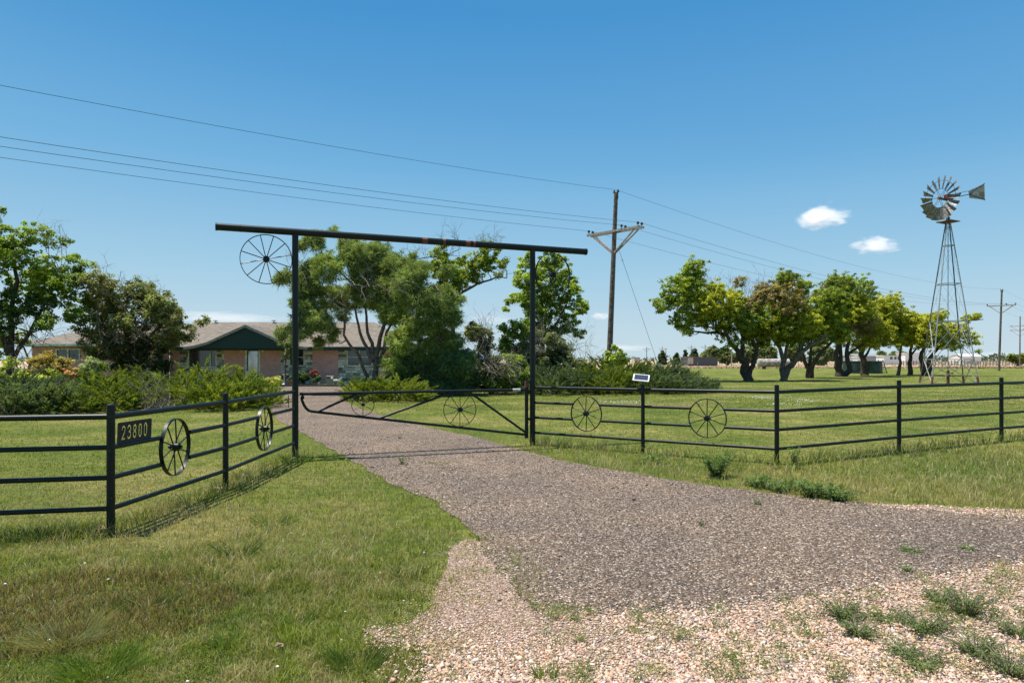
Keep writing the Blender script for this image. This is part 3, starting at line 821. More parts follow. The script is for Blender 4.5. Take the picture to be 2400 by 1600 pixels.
M['platem'] = simple('dark_plate_steel', (.030, .024, .020), .6, .2, (.018, .015, .013), 10)
plate()

# ------------------------------------------------------------------ overhead entrance frame
ar = thing('entrance_arch', 'tall black pipe entrance frame with an overhead beam and two hanging spoked wheels', 'entrance', (P3[0], P3[1], 0))
BL = Vector((-5.01, 11.54, 3.95)); BR = Vector((1.525, 14.02, 3.915))
m = MB(); m.tube([BL, BR], .062, 24); m.build('crossbeam', M['paint'], ar, True)
dd = (BR - BL).normalized()
for q0, q1 in ((.38, .395), (-.004, .03)):
    m = MB(); m.tube([BL + dd * q0, BL + dd * q1], .0665, 24); m.build('beam_collar', M['paint'], ar, True)
m = MB(); m.tube([BR - dd * .03, BR + dd * .004], .0665, 24); m.build('beam_collar', M['paint'], ar, True)
for t0, s_ in ((3.55, .1), (3.95, .05), (4.4, .09), (4.55, .04)):
    m = MB(); m.tube([BL + dd * t0, BL + dd * (t0 + s_)], .0628, 20); m.build('rust_patch', M['rust'], ar, True)
for p in (P3, A_):
    z = float(g(p[0])); m = MB(); m.tube([(p[0], p[1], z - .3), (p[0], p[1], 3.90)], .055, 22); m.build('post', M['paint'], ar, True)
c = on_line(624, 607.5, P3, A_); wheel_parts(c, dirn(P3, A_), .43, 12, ar, rimw=.03, rimt=.012, hub=.055, rot=-.03)
c = on_line(1296, 644, P3, A_); wheel_parts(c, (math.cos(math.radians(33)), math.sin(math.radians(33))), .435, 12, ar, rimw=.03, rimt=.012, hub=.055)

# ------------------------------------------------------------------ swing gate
gd = dirn(P3, A_); gn = Vector((gd.y, -gd.x, 0))
OFF = gn * 0.0
def ga(px, py): return on_line(px, py, P3, A_) + OFF
gt = thing('swing_gate', 'black single-leaf pipe gate across the drive, with slanting bottom rail and two wheels', 'gate', (ga(1234, 1030).x, ga(1234, 1030).y, 0))
def gtube(name, pts, r=.024, mat='paint'):
    m = MB(); m.tube(pts, r, 14); return m.build(name, M[mat], gt, True)
h1, h2 = ga(1234, 893), ga(1234, 1026)
gtube('hinge_post', [(h2.x, h2.y, h2.z), (h2.x, h2.y, h1.z)], .036)
m = MB(); m.tube([(h2.x, h2.y, h1.z - .12), (h2.x, h2.y, h1.z + .005)], .038, 14); m.build('rusty_sleeve', M['rust'], gt, True)
gtube('top_rail', [ga(702, 923), ga(1234, 913)], .027)
gtube('bottom_rail', [ga(707, 932), ga(708, 938), ga(712, 948), ga(717, 956), ga(724, 962), ga(732, 964), ga(886, 981), ga(1231, 1018)], .024)
m = MB(); m.ball(ga(709, 931), .035, 12, 8); m.build('latch_knob', M['paint'], gt, True)
gtube('diagonal_brace', [ga(745, 964), ga(835, 924)], .022)
gtube('diagonal_brace', [ga(889, 980), ga(1062, 918)], .022)
gtube('diagonal_brace', [ga(1102, 920), ga(1232, 1013)], .022)
gtube('curved_bracket', [ga(1050, 932), ga(1058, 923), ga(1072, 918), ga(1090, 918), ga(1103, 922)], .011)
gtube('curved_bracket', [ga(830, 936), ga(838, 929), ga(848, 926)], .010)
gtube('reflective_band', [ga(1201, 913.6), ga(1219, 913.2)], .0285, 'weld')
m = MB()
for zz in (h1.z - .2, h1.z - .75): 
    m.box(((h1.x + A_[0]) / 2, (h1.y + A_[1]) / 2, zz), (.1, .03, .05), Matrix.Rotation(math.atan2(gd.y, gd.x), 3, 'Z'))
m.box(((h1.x + A_[0]) / 2, (h1.y + A_[1]) / 2, h1.z + .012), (.16, .05, .012), Matrix.Rotation(math.atan2(gd.y, gd.x), 3, 'Z'))
m.build('hinge', M['paint'], gt)
def gw(px, py, R, n, **k):
    wheel_parts(ga(px, py), gd, R, n, gt, rimw=.02, rimt=.010, **k)
gw(850.6, 948, .205, 6, hub=.03, spr=.006); gw(1078, 959.5, .325, 10, hub=.045, spr=.007)
m = MB(); q = on_line(676, 925, P2, P3)
for k in range(7): m.ball(q + Vector((0, 0, -.02 - .03 * k)), .012, 6, 5)
o = m.build('chain', M['paint'], smooth=True); tag(o, 'short dark chain hanging from the top rail beside the tall gate post', 'chain')

# ------------------------------------------------------------------ solar charger on post B
t = thing('solar_panel', 'small white-framed solar panel tilted on top of a fence post', 'solar panel', (B_[0], B_[1], float(g(B_[0])) + 1.24))
z = t.location.z
m = MB(); m.tube([(B_[0], B_[1], z), (B_[0], B_[1], z + .06)], .014, 10); m.build('bracket', M['galv_dark'], t, True)
R = Matrix.Rotation(math.radians(-18), 3, 'Z') @ Matrix.Rotation(math.radians(34), 3, 'X') @ Matrix.Rotation(math.radians(6), 3, 'Y')
c = Vector((B_[0] - .03, B_[1], z + .115)); m = MB()
pw, ph = .29, .20
m.box(c, (pw, ph, .022), R); m.build('frame', M['white'], t, bevel=.009)
m = MB(); m.box(c + R @ Vector((0, 0, .0125)), (pw - .05, ph - .05, .004), R)
ob = m.build('solar_cells', M['solar'], t)

# ------------------------------------------------------------------ utility poles and wires
def utility_pole(top, bot, armz, armdir, L, label, r0=.17, r1=.11, offs=(-1.72, .62, 1.72), grp='wooden utility poles', detail=True, second=False, name='utility_pole'):
    t = thing(name, label, 'utility pole', bot, grp)
    top = Vector(top); bot = Vector(bot); m = MB()
    k = 8; m.tube([bot.lerp(top, i / k) + Vector((0, 0, -.2 if i == 0 else 0)) for i in range(k + 1)], [r0 + (r1 - r0) * i / k for i in range(k + 1)], 14 if detail else 8)
    m.build('pole', M['wood'], t, True)
    ad = Vector(armdir).normalized(); fr_ = (armz - bot.z) / (top.z - bot.z); ctr = bot.lerp(top, fr_)
    nn = Vector((-ad.y, ad.x, 0))
    arms = [armz] + ([armz - 1.0] if second else []); pts = []
    for az in arms:
        cc_ = bot.lerp(top, (az - bot.z) / (top.z - bot.z))
        m = MB()
        for s in ((-1, 1) if detail else (0,)):
            m.beam(cc_ - ad * L / 2 + nn * s * (r1 + .06), cc_ + ad * L / 2 + nn * s * (r1 + .06), .09, .12)
        m.build('crossarm', M['wood_pale'], t)
        for s in (-1, 1):
            m = MB(); zz = az - L * .34
            for q in ((-1, 1) if detail else (0,)):
                m.beam(cc_ + ad * s * L * .40 + nn * q * (r1 + .06) - Vector((0, 0, .08)), bot.lerp(top, (zz - bot.z) / (top.z - bot.z)) + nn * q * .05, .07, .07)
            m.build('brace', M['wood_pale'], t)
        for o_ in offs:
            for s in (-1, 1) if detail else (0,):
                m = MB()
                b = cc_ + ad * o_ + nn * s * (r1 + .06) + Vector((0, 0, .06))
                m.tube([b, b + Vector((0, 0, .08)), b + Vector((0, 0, .10)), b + Vector((0, 0, .15)), b + Vector((0, 0, .17)), b + Vector((0, 0, .22))], [.02, .02, .075, .085, .05, .05], 10)
                m.build('insulator', M['porcelain'], t, True)
            pts.append(cc_ + ad * o_ + Vector((0, 0, .26)))
    for s in ((-1, 1) if detail else (0,)):
        b = top + nn * 0 + ad * s * .13
        m = MB(); m.tube([b + Vector((0, 0, -.35)), b + Vector((0, 0, 0))], .02, 8)
        m.tube([b, b + Vector((0, 0, .05)), b + Vector((0, 0, .11)), b + Vector((0, 0, .15))], [.05, .085, .05, .05], 10)
        m.build('insulator', M['porcelain'], t, True)
    return [top + Vector((0, 0, .17))] + pts
LD = Vector((66.2, 62, 0)); AD = Vector((LD.y, -LD.x, 0)).normalized()
pt = at(1444, 452, 38); pb = Vector((5.35, 38, .08))
K1 = utility_pole(pt, pb, 8.83, AD, 3.7, 'nearest tall wooden utility pole with a wide braced crossarm behind the gate')
p2t = at(2348, 680, 100); p2b = gx(2341, 100)
K2 = utility_pole(p2t, p2b, at(2345, 716, 100).z, AD, 3.5, 'second wooden utility pole, standing on the lawn right of the windmill', detail=True)
p3t = at(2391, 742, 163); p3b = gx(2390, 163)
K3 = utility_pole(p3t, p3b, at(2390, 764, 163).z, AD, 4.2, 'farther utility pole with two stacked crossarms at the right margin', detail=False, second=True)
prev = Vector((-LD.x, -LD.y, 0))
def wire(a, b, sag, t0, t1, label, r=.0075):
    m = MB(); pts = []
    for i in range(33):
        t = t0 + (t1 - t0) * i / 32; p = a.lerp(b, t); pts.append(p + Vector((0, 0, -4 * sag * t * (1 - t))))
    m.tube(pts, r, 5); o = m.build('power_wire', M['wire'], smooth=True); tag(o, label, 'wire', 'overhead power wires')
nm = ['topmost wire from the left edge of the photo to the nearest utility pole tip', 'lowest wire from the left edge to the left end of the nearest crossarm',
      'middle wire from the left edge to the crossarm beside the nearest pole', 'upper wire from the left edge to the right end of the nearest crossarm']
nm2 = ['topmost wire from the nearest pole tip to the pole by the windmill', 'lowest wire sagging behind the orchard trees from the left crossarm end',
       'middle wire passing above the orchard trees', 'upper crossarm wire passing above the orchard trees']
sags = [1.95, 1.75, 1.5, 1.3]
# photo heights at the left border
TGT = [200, 369, 343, 321]
for i in range(4):
    a = K1[i]; b = a + prev
    # solve sag so that the wire leaves the frame at the photographed height
    t = (a.x / 1 + .75 * a.y) / (66.2 + .75 * 62); Y = a.y - 62 * t
    zt = EYE + (HZ - TGT[i]) / F * Y; s = (a.z - zt) / (4 * t * (1 - t))
    wire(a, b, s, 0, .62, nm[i]); wire(a, K2[i], 1.35, 0, 1, nm2[i])
for i in range(4):
    wire(K2[i], K2[i] + Vector((62, 58, 0)), 1.3, 0, 1, ['top', 'left', 'middle', 'right'][i] + ' wire leaving the second pole past the right margin' if i else 'tip wire leaving the second pole past the right margin')
# guy wire
ga0 = at(1451.5, 588, 38); ga1 = gx(1562, 38); gy = thing('guy_wire', 'slanting guy wire with a white guard from the nearest utility pole to the junipers', 'guy wire', ga1)
m = MB(); m.tube([ga0, ga1], .009, 6); m.build('cable', M['wire'], gy, True)
m = MB(); m.tube([ga0.lerp(ga1, .78), ga1], .035, 10); m.build('guard', M['white'], gy, True)
m = MB(); m.tube([ga0.lerp(ga1, .06), ga0.lerp(ga1, .075)], .03, 8); m.build('insulator', M['white'], gy, True)

# distant small poles
far_p = [(1515.6, 813, 300, 'far pole left of the conifers'), (1552, 812, 330, 'far pole rising behind the leftmost dark conifer'), (1620, 809, 280, 'far pole above the grey shed'),
         (1652.7, 808, 270, 'far pole between shed and orchard trees')]
for px, py, Y, lab in far_p:
    top = at(px, py, Y); utility_pole(top, gx(px, Y), at(px, py + 5, Y).z, (1, .1, 0), 3.2, 'thin ' + lab, .16, .12, grp='far utility poles', detail=False)
def plainpole(px, py, Y, lab, lamp=False, r=.11):
    t = thing('street_light' if lamp else 'pole', lab, 'pole', gx(px, Y)); m = MB(); m.tube([gx(px, Y), at(px, py, Y)], [r * 1.2, r], 8); m.build('post', M['wood_pale'], t, True)
    m = MB()
    if lamp: m.ball(at(px, py, Y) + Vector((0, 0, .1)), .35, 10, 6)
    else: m.beam(at(px - 3, py + 1, Y), at(px + 3, py + 1, Y), .2)
    m.build('lamp_head' if lamp else 'crossarm', M['white'] if lamp else M['wood_pale'], t)
plainpole(1560.7, 817, 340, 'short thin pole just right of the leftmost far conifer', r=.18)
plainpole(1714.6, 818, 150, 'yard light on a short pole seen left of the first orchard trunk', True)

# ------------------------------------------------------------------ trees
def jit(a, s, r): return a + r.normal(0, s, a.shape)
class Tree:
    dm = 3.0; lm = 1.4; rag = .13; rs = 1.06
    def __init__(s, name, label, px, Y, group, seed, cat='tree'):
        s.r = np.random.default_rng(seed); s.seed = seed; s.Y = Y
        s.base = gx(px, Y); s.t = thing(name, label, cat, s.base, group); s.nodes = []; s.rad = []; s.mb = MB(); s.px = px
    def limb(s, pts, r0, r1, n=9):
        pts = [Vector(p) for p in pts]; P = []; R = []
        for i in range(len(pts) - 1):
            a, b = pts[i], pts[i + 1]; k = max(2, int((b - a).length / .45))
            for j in range(k): P.append(a.lerp(b, j / k))
        P.append(pts[-1]); m_ = len(P)
        P = [p + Vector(s.r.normal(0, .22 * (r0 + (r1 - r0) * i / m_), 3)) if 0 < i < m_ - 1 else p for i, p in enumerate(P)]
        R = [r0 + (r1 - r0) * (i / (m_ - 1)) ** .8 for i in range(m_)]
        s.mb.tube(P, R, n)
        for p, q in zip(P, R): s.nodes.append(p); s.rad.append(q)
    def trunkpx(s, pts, r0, r1, dy=0, n=10):
        """pts: photo pixels (x, y[, depth offset])"""
        W = []
        for i, p in enumerate(pts):
            d = p[2] if len(p) > 2 else dy * i / max(1, len(pts) - 1)
            if False: pass
            if i == 0 and p[1] is None: W.append(s.base + Vector((0, 0, -.15)))
            else: W.append(at(p[0], p[1], s.Y + d))
        s.limb(W, r0 * .78, r1 * .8, n)
    def connect(s, c, rmax, rtip=.008):
        c = Vector(c); N_ = np.array([tuple(p) for p in s.nodes]); d = N_ - np.array(c)
        dist = np.linalg.norm(d, axis=1) + np.maximum(0, N_[:, 2] - c.z) * 1.2 
        i = int(np.argmin(dist)); a = s.nodes[i]; L = (c - a).length
        if L < .12: return
        r0 = min(rmax, s.rad[i] * .75); k = max(2, int(L / .35)); P = [a]; bend = Vector(s.r.normal(0, .12 * L, 3)); bend.z += -.08 * L
        for j in range(1, k + 1):
            t = j / k; P.append(a.lerp(c, t) + bend * math.sin(PI * t) * .8)
        R = [r0 + (rtip - r0) * j / k for j in range(k + 1)]
        s.mb.tube(P, R, 5, False)
        for p, q in zip(P[1:], R[1:]): s.nodes.append(p); s.rad.append(q)
    def crown(s, blobs, dens, clump, leaf, cols, mode='leaf', droop=.2, mat='leaf', aspect=.6, part='crown', depth=1.15, zoff=None, inner=.35, gap=.0):
        r = s.r; Cn = []; Ccol = []
        for b in blobs:
            px, py, rp = b[0], b[1], b[2]; cc_ = b[3] if len(b) > 3 and b[3] is not None else None
            R = rp * s.rs / F * s.Y
            c = np.array(at(px, py, s.Y)); c[1] += (b[4] if len(b) > 4 else r.uniform(-1, 1) * s.dep)
            k = max(3, int(s.dm * dens * (R / clump) ** 2))
            d = unit(r.normal(0, 1, (k, 3))); q = d * (r.uniform(inner, 1, (k, 1)) ** .6) * (1 + s.rag * r.normal(0, 1, (k, 1))) * R * np.array([1, depth, .92])
            pts = c + q; pts[:, 2] = np.maximum(pts[:, 2], s.base.z + .15)
            Cn.append(pts)
            pal = [np.array(q_) * s.lm for q_ in (cc_ or cols)]
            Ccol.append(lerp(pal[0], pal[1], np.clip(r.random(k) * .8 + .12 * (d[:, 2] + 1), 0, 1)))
        Cn = np.concatenate(Cn); Ccol = np.concatenate(Ccol)
        s.clumps = Cn
        k = len(Cn)
        if mode == 'leaf':
            per = s.per
            C = np.repeat(Cn, per, 0); n = len(C); d = unit(r.normal(0, 1, (n, 3)) + np.array([0, 0, .25]))
            rr = clump * r.uniform(.25, 1.0, (n, 1)); csz = np.repeat(r.uniform(.6, 1.25, k), per)[:, None]
            C = C + d * rr * csz * np.array([1, 1, .7]); C[:, 2] = np.maximum(C[:, 2], s.base.z + .05)
            nr = d * .6 + r.normal(0, .45, (n, 3)) + np.array([0, 0, .55])
            col = np.repeat(Ccol * r.uniform(.68, 1.28, (k, 1)), per, 0) * r.uniform(.75, 1.3, (n, 1))
            v, f, c = leafcards(C, 1.25 * leaf * r.uniform(.6, 1.35, n), 1.25 * leaf * aspect * r.uniform(.7, 1.3, n), nr, col, seed=s.seed)
            F_ = [f]
        else:
            # sprays: short feathery plumes built of narrow needle blades
            per = s.per; C = np.repeat(Cn, per, 0); n = len(C)
            d = unit(r.normal(0, 1, (n, 3)) * np.array([1, 1, .7]) + np.array([0, 0, s.lift]))
            st = C + d * clump * r.uniform(0, .5, (n, 1)); Ls = leaf * r.uniform(.6, 1.4, n)
            nb = s.nb; u = np.tile(np.linspace(.0, 1, nb), n); idn = np.repeat(np.arange(n), nb)
            ax = d[idn]; side = unit(np.cross(ax, r.normal(0, 1, (n * nb, 3))))
            pos = st[idn] + ax * (u * Ls[idn])[:, None]; pos[:, 2] -= droop * (u ** 2) * Ls[idn]
            bl = Ls[idn] * .30 * (1.15 - u * .7); dr_ = unit(ax * .75 + side * .65)
            cen = pos + dr_ * (bl * .5)[:, None]; cen[:, 2] = np.maximum(cen[:, 2], s.base.z + .02)
            nr = np.cross(dr_, r.normal(0, 1, (n * nb, 3)))
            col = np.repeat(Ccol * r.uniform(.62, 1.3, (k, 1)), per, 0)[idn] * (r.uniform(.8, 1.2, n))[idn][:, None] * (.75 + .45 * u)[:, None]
            v, f, c = leafcards(cen, bl * 1.2, bl * aspect, nr, col, .1, s.seed, updir=dr_); F_ = [f]
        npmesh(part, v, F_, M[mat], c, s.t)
    def twigs(s, px, py, spread, n, L, mat='twig', up=.9, part='dead_branches', gen=3, r0=.013, dd=None):
        """bare branching twigs fanning from a photo pixel"""
        m = MB(); r = s.r; c0 = at(px, py, s.Y)
        if dd: c0.y += dd
        def grow(p, d, L_, r_, g_):
            k = 3; P = [p]; q = p; dd_ = d.copy()
            for _ in range(k):
                dd_ = (dd_ + Vector(r.normal(0, .22, 3))).normalized(); q = q + dd_ * L_ / k; P.append(q)
            m.tube(P, [r_, r_ * .85, r_ * .7, r_ * .45], 4, False)
            if g_ > 0:
                for _ in range(3):
                    i = int(r.integers(1, 4)); e = (dd_ + Vector(r.normal(0, .55, 3))).normalized(); grow(P[i], e, L_ * r.uniform(.45, .75), r_ * .55, g_ - 1)
        for _ in range(n):
            w_ = Vector(r.normal(0, 1, 3)); w_.y *= .9; p = c0 + Vector((r.uniform(-1, 1) * spread, r.uniform(-1, 1) * spread * .6, r.uniform(-.3, .3) * spread))
            d = (w_ * (1 - up) + Vector((0, 0, up))).normalized()
            if s.nodes:
                q_ = min(s.nodes, key=lambda z_: (z_ - p).length_squared)
                if .05 < (q_ - p).length < 2.0: m.tube([q_, q_.lerp(p, .5) + Vector(r.normal(0, .05, 3)), p], [r0 * 1.3, r0 * 1.1, r0], 4, False)
            grow(p, d, L * r.uniform(.6, 1.2), r0, gen - 1)
        m.build(part, M[mat], s.t)
    def finish(s, bark='bark', every=1, rmax=.07, limbs=True, cap=240):
        if len(s.clumps):
            idx = s.r.permutation(len(s.clumps))[:cap]
            C = s.clumps[idx]
            if s.nodes:
                b = np.array(s.nodes[-1]); C = C[np.argsort(np.linalg.norm(C - np.array(tuple(s.nodes[len(s.nodes) // 2])), axis=1))]
                for c in C: s.connect(c, rmax)
        s.mb.build('trunk', M[bark], s.t, True)

OG = ((.085, .125, .014), (.20, .255, .030)); OY = ((.17, .20, .016), (.33, .34, .036)); OB = ((.13, .11, .045), (.22, .19, .07)); OD = ((.06, .09, .014), (.14, .175, .026))
ORCH = 'round-crowned orchard trees on the lawn'
def orchard(lab, px, Y, trunks, blobs, seed, cols=OG, dens=1.55, per=30, twigs=(), bark='bark', dep=1.6, leaf=.125, cl=.26, gap=0):
    T = Tree('shade_tree', lab, px, Y, ORCH, seed); T.dep = dep; T.per = per; T.dm = 4.0; T.rs = 1.13; T.rag = .17; T.lm = 1.5
    for tr in trunks: T.trunkpx(*tr)
    T.crown(blobs, dens, cl, leaf, cols)
    for tw in twigs: T.twigs(*tw)
    T.finish(bark, cap=200)
    return T
orchard('largest orchard tree, leftmost of the row, with dark forked trunk and drooping side limb', 1751, 52, [
    ([(1751, None), (1748, 872), (1745, 850), (1738, 838)], .52, .36), ([(1754, None), (1760, 868), (1768, 846), (1772, 820), (1765, 790), (1740, 740, 1)], .30, .10),
    ([(1740, 845), (1728, 822), (1712, 806), (1698, 778), (1690, 740)], .33, .10, -1), ([(1738, 838), (1740, 815), (1742, 790), (1725, 740), (1700, 690)], .27, .08, 1),
    ([(1700, 785), (1682, 778), (1655, 780), (1625, 776), (1612, 768)], .15, .06, -1.5), ([(1690, 780), (1672, 768), (1650, 764), (1625, 765)], .12, .05, -1), ([(1678, 776), (1678, 745), (1650, 700)], .12, .05)],
    [(1615, 636, 24), (1577, 686, 34), (1550, 713, 23), (1588, 751, 27), (1626, 686, 34), (1672, 713, 42, OY), (1660, 690, 30), (1699, 744, 34), (1626, 728, 32, OY), (1640, 655, 20), (1703, 774, 22), (1712, 806, 13), (1690, 815, 8), (1611, 782, 8),
     (1650, 745, 30), (1600, 660, 22), (1720, 665, 12, OB), (1645, 640, 14), (1722, 700, 20, OY), (1600, 770, 8), (1765, 782, 14), (1730, 770, 18), (1725, 740, 24)], 201,
    twigs=[(1690, 690, 1.2, 14, 1.5), (1745, 705, 1.0, 8, 1.4)])
orchard('second orchard tree with a pinkish forked trunk leaning into the next', 1834, 53, [
    ([(1830, None), (1832, 868), (1836, 845), (1826, 815), (1815, 798), (1800, 775), (1790, 745)], .30, .10), ([(1842, None), (1850, 866), (1862, 845), (1875, 828), (1900, 808), (1925, 795), (1940, 785)], .36, .12, -1),
    ([(1838, 848), (1842, 825), (1846, 790), (1845, 750)], .2, .08, 1), ([(1866, 842), (1875, 815), (1880, 790), (1890, 740)], .2, .06, 1)],
    [(1783, 744, 40), (1749, 751, 30), (1768, 790, 28), (1844, 667, 32, OD), (1818, 713, 44, OB), (1867, 721, 42, OY), (1837, 759, 42), (1879, 675, 18), (1829, 788, 22), (1791, 680, 22, OB), (1875, 790, 14, OY), (1800, 770, 30, OY), (1846, 655, 20), (1750, 720, 20, OB), (1772, 700, 18, OB), (1860, 805, 9, OY), (1790, 800, 14), (1850, 790, 18), (1755, 775, 20, OY), (1880, 760, 26, OY)], 202,
    twigs=[(1770, 700, 1.6, 16, 1.3)], bark='bark_pale')
orchard('third orchard tree, dark trunk forking low behind the pinkish one', 1897, 60, [
    ([(1895, None), (1893, 868), (1886, 845), (1880, 820), (1875, 790)], .36, .10), ([(1900, None), (1902, 870), (1912, 845), (1930, 820), (1950, 800), (1965, 785)], .33, .10, -1), ([(1897, 865), (1900, 830), (1902, 800)], .24, .1)],
    [(1921, 721, 38), (1902, 774, 28), (1935, 774, 28), (1883, 797, 16), (1915, 750, 34, OY), (1890, 745, 28, OD), (1945, 745, 30, OY), (1935, 700, 26, OD), (1960, 790, 16, OY), (1905, 795, 16), (1930, 798, 12, OY), (1880, 770, 22)], 203)
orchard('tall olive-topped orchard tree in mid row, thick trunk just left of the round tank', 1966, 66, [
    ([(1965, None), (1966, 868), (1962, 845), (1958, 825), (1972, 800), (1985, 780)], .55, .12), ([(1998, None), (1993, 868), (1988, 845), (1985, 815), (1990, 780)], .42, .14), ([(1967, 862), (1972, 830), (1968, 800), (1960, 760)], .3, .1), ([(1988, 830), (2010, 815), (2040, 800)], .2, .07)],
    [(1959, 671, 30, OD), (1994, 686, 34), (2013, 709, 28, OY), (1982, 732, 38, OY), (2028, 744, 36, OY), (1935, 690, 20, OB), (1960, 700, 28), (1997, 765, 28, OB), (2051, 774, 30, OY), (2045, 800, 16, OY), (1975, 665, 20), (1965, 755, 26, OY), (2020, 780, 24, OY), (1942, 660, 12), (1985, 800, 14), (2030, 800, 18, OY), (1955, 780, 20), (1940, 700, 24)], 204,
    twigs=[(1995, 775, 2.2, 22, 1.6, 'twig', .35)])
orchard('orchard tree with a mottled upright trunk in front of the round tank', 2028, 70, [
    ([(2028, None), (2026, 868), (2022, 845), (2022, 815), (2030, 780), (2050, 750)], .55, .12), ([(2024, 840), (2040, 815), (2065, 800)], .2, .06), ([(2022, 835), (2010, 810), (2000, 790)], .18, .06)],
    [(2074, 713, 24), (2097, 728, 26, OY), (2074, 759, 34, OY), (2108, 774, 30, OY), (2060, 735, 28), (2085, 795, 18), (2064, 703, 12), (2110, 745, 20), (2040, 760, 26, OY), (2065, 805, 14), (2050, 790, 20), (2100, 800, 14, OY), (2120, 770, 22)], 205, cols=OY)
orchard('slim-trunked orchard tree with a crooked pale trunk', 2104, 72, [([(2102, None), (2107, 865), (2110, 850), (2108, 830), (2115, 800), (2120, 775)], .26, .08)],
    [(2131, 759, 26, OY), (2120, 785, 22), (2105, 800, 18, OY), (2095, 770, 22, OY), (2140, 745, 14)], 206, cols=OY, bark='bark_pale')
orchard('slim-trunked orchard tree with a straight dark trunk', 2132, 73, [([(2133, None), (2133, 860), (2133, 830), (2138, 800), (2145, 775)], .36, .09), ([(2133, 835), (2150, 815), (2165, 805)], .16, .05)],
    [(2146, 763, 26, OY), (2141, 793, 22), (2165, 770, 24), (2160, 798, 18, OY), (2125, 800, 14)], 207, cols=OY)
orchard('orchard tree at the right end, one long limb reaching behind the windmill', 2172, 68, [
    ([(2166, None), (2162, 866), (2160, 840), (2165, 815), (2170, 790)], .45, .12), ([(2178, None), (2175, 862), (2180, 838), (2200, 815), (2225, 800)], .4, .09, -1),
    ([(2185, 830), (2215, 795), (2245, 765), (2270, 752), (2305, 748)], .16, .04)],
    [(2176, 763, 26, OY), (2173, 790, 26), (2208, 774, 24, OY), (2227, 790, 22), (2258, 797, 16), (2200, 755, 20), (2250, 762, 10), (2272, 746, 10, OY), (2292, 741, 9, OY), (2308, 742, 7, OY), (2250, 780, 14), (2270, 810, 8), (2190, 805, 14), (2240, 815, 8), (2280, 825, 5), (2188, 740, 12), (2160, 785, 20), (2155, 805, 14, OY), (2205, 800, 16, OY), (2235, 775, 14)], 208, cols=OY, leaf=.12, cl=.25)

# left broadleaf
T = Tree('broadleaf_tree', 'large bright green tree at the left edge of the photo behind the junipers', 20, 34, None, 301); T.dep = 1.2; T.per = 40
for tr in [([(20, None), (26, 850), (30, 800), (24, 740), (40, 660), (30, 580)], .26, .08), ([(24, 860), (45, 815), (70, 780), (100, 720), (140, 650)], .16, .05), ([(26, 840), (5, 790), (-30, 720), (-40, 620)], .18, .06), ([(62, 885), (70, 850), (55, 815), (35, 790)], .08, .04)]: T.trunkpx(*tr)
LG = ((.075, .125, .015), (.20, .27, .036)); LY = ((.15, .20, .02), (.32, .37, .05)); LDk = ((.035, .07, .014), (.10, .15, .03))
T.dm = 3.0; T.per = 30
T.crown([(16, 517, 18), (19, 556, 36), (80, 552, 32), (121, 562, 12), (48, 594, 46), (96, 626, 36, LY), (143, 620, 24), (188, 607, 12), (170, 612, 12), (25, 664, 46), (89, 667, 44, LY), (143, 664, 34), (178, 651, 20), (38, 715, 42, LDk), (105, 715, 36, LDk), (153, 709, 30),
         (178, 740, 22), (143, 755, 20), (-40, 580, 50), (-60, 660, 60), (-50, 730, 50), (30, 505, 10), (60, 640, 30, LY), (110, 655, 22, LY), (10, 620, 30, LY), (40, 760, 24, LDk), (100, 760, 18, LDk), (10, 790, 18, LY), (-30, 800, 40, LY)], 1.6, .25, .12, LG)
T.twigs(125, 600, .9, 5, 1.2, 'twig_pale'); T.twigs(90, 800, 1.2, 10, 1.5, 'twig', .55); T.twigs(50, 810, .8, 8, 1.4, 'twig', .5)
T.finish('bark', cap=260)
# brownish pine-like tree before the house
T = Tree('scrubby_tree', 'brownish green scrubby round tree in front of the house, twiggy at the top', 310, 36, None, 302); T.dep = 1.3; T.per = 40
for tr in [([(310, None), (305, 860), (300, 800), (280, 740), (260, 690)], .2, .05), ([(312, None), (330, 840), (360, 780), (400, 740)], .16, .05), ([(300, 850), (260, 800), (235, 740)], .13, .04)]: T.trunkpx(*tr)
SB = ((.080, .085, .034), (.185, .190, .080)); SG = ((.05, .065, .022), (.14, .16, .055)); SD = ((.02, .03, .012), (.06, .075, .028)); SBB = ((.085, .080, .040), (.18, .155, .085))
T.lm = 1.7; T.dm = 3.6; T.per = 30
T.crown([(223, 662, 18, SB), (261, 668, 32, SB), (303, 679, 32, SG), (338, 685, 22, SG), (236, 702, 40, SB), (287, 715, 44, SG), (344, 715, 40, SB), (389, 727, 34, SG), (415, 714, 24, SG), (427, 747, 26, SB), (462, 748, 12, SG), (474, 752, 9, SG), (443, 779, 20, SG), (223, 763, 36, SG),
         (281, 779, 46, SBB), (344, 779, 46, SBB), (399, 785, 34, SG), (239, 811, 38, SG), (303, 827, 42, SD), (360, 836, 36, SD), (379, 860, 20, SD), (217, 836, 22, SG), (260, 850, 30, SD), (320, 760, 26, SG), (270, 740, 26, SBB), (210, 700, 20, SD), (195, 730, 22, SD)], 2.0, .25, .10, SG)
T.twigs(225, 672, .8, 9, 1.1); T.twigs(325, 690, .9, 8, .9); T.twigs(300, 790, 1.2, 14, .9, 'twig_pale', .3, dd=-1.2); T.twigs(260, 690, .9, 8, .7, 'twig_pale', .5, dd=-1)
T.finish('bark', cap=200)
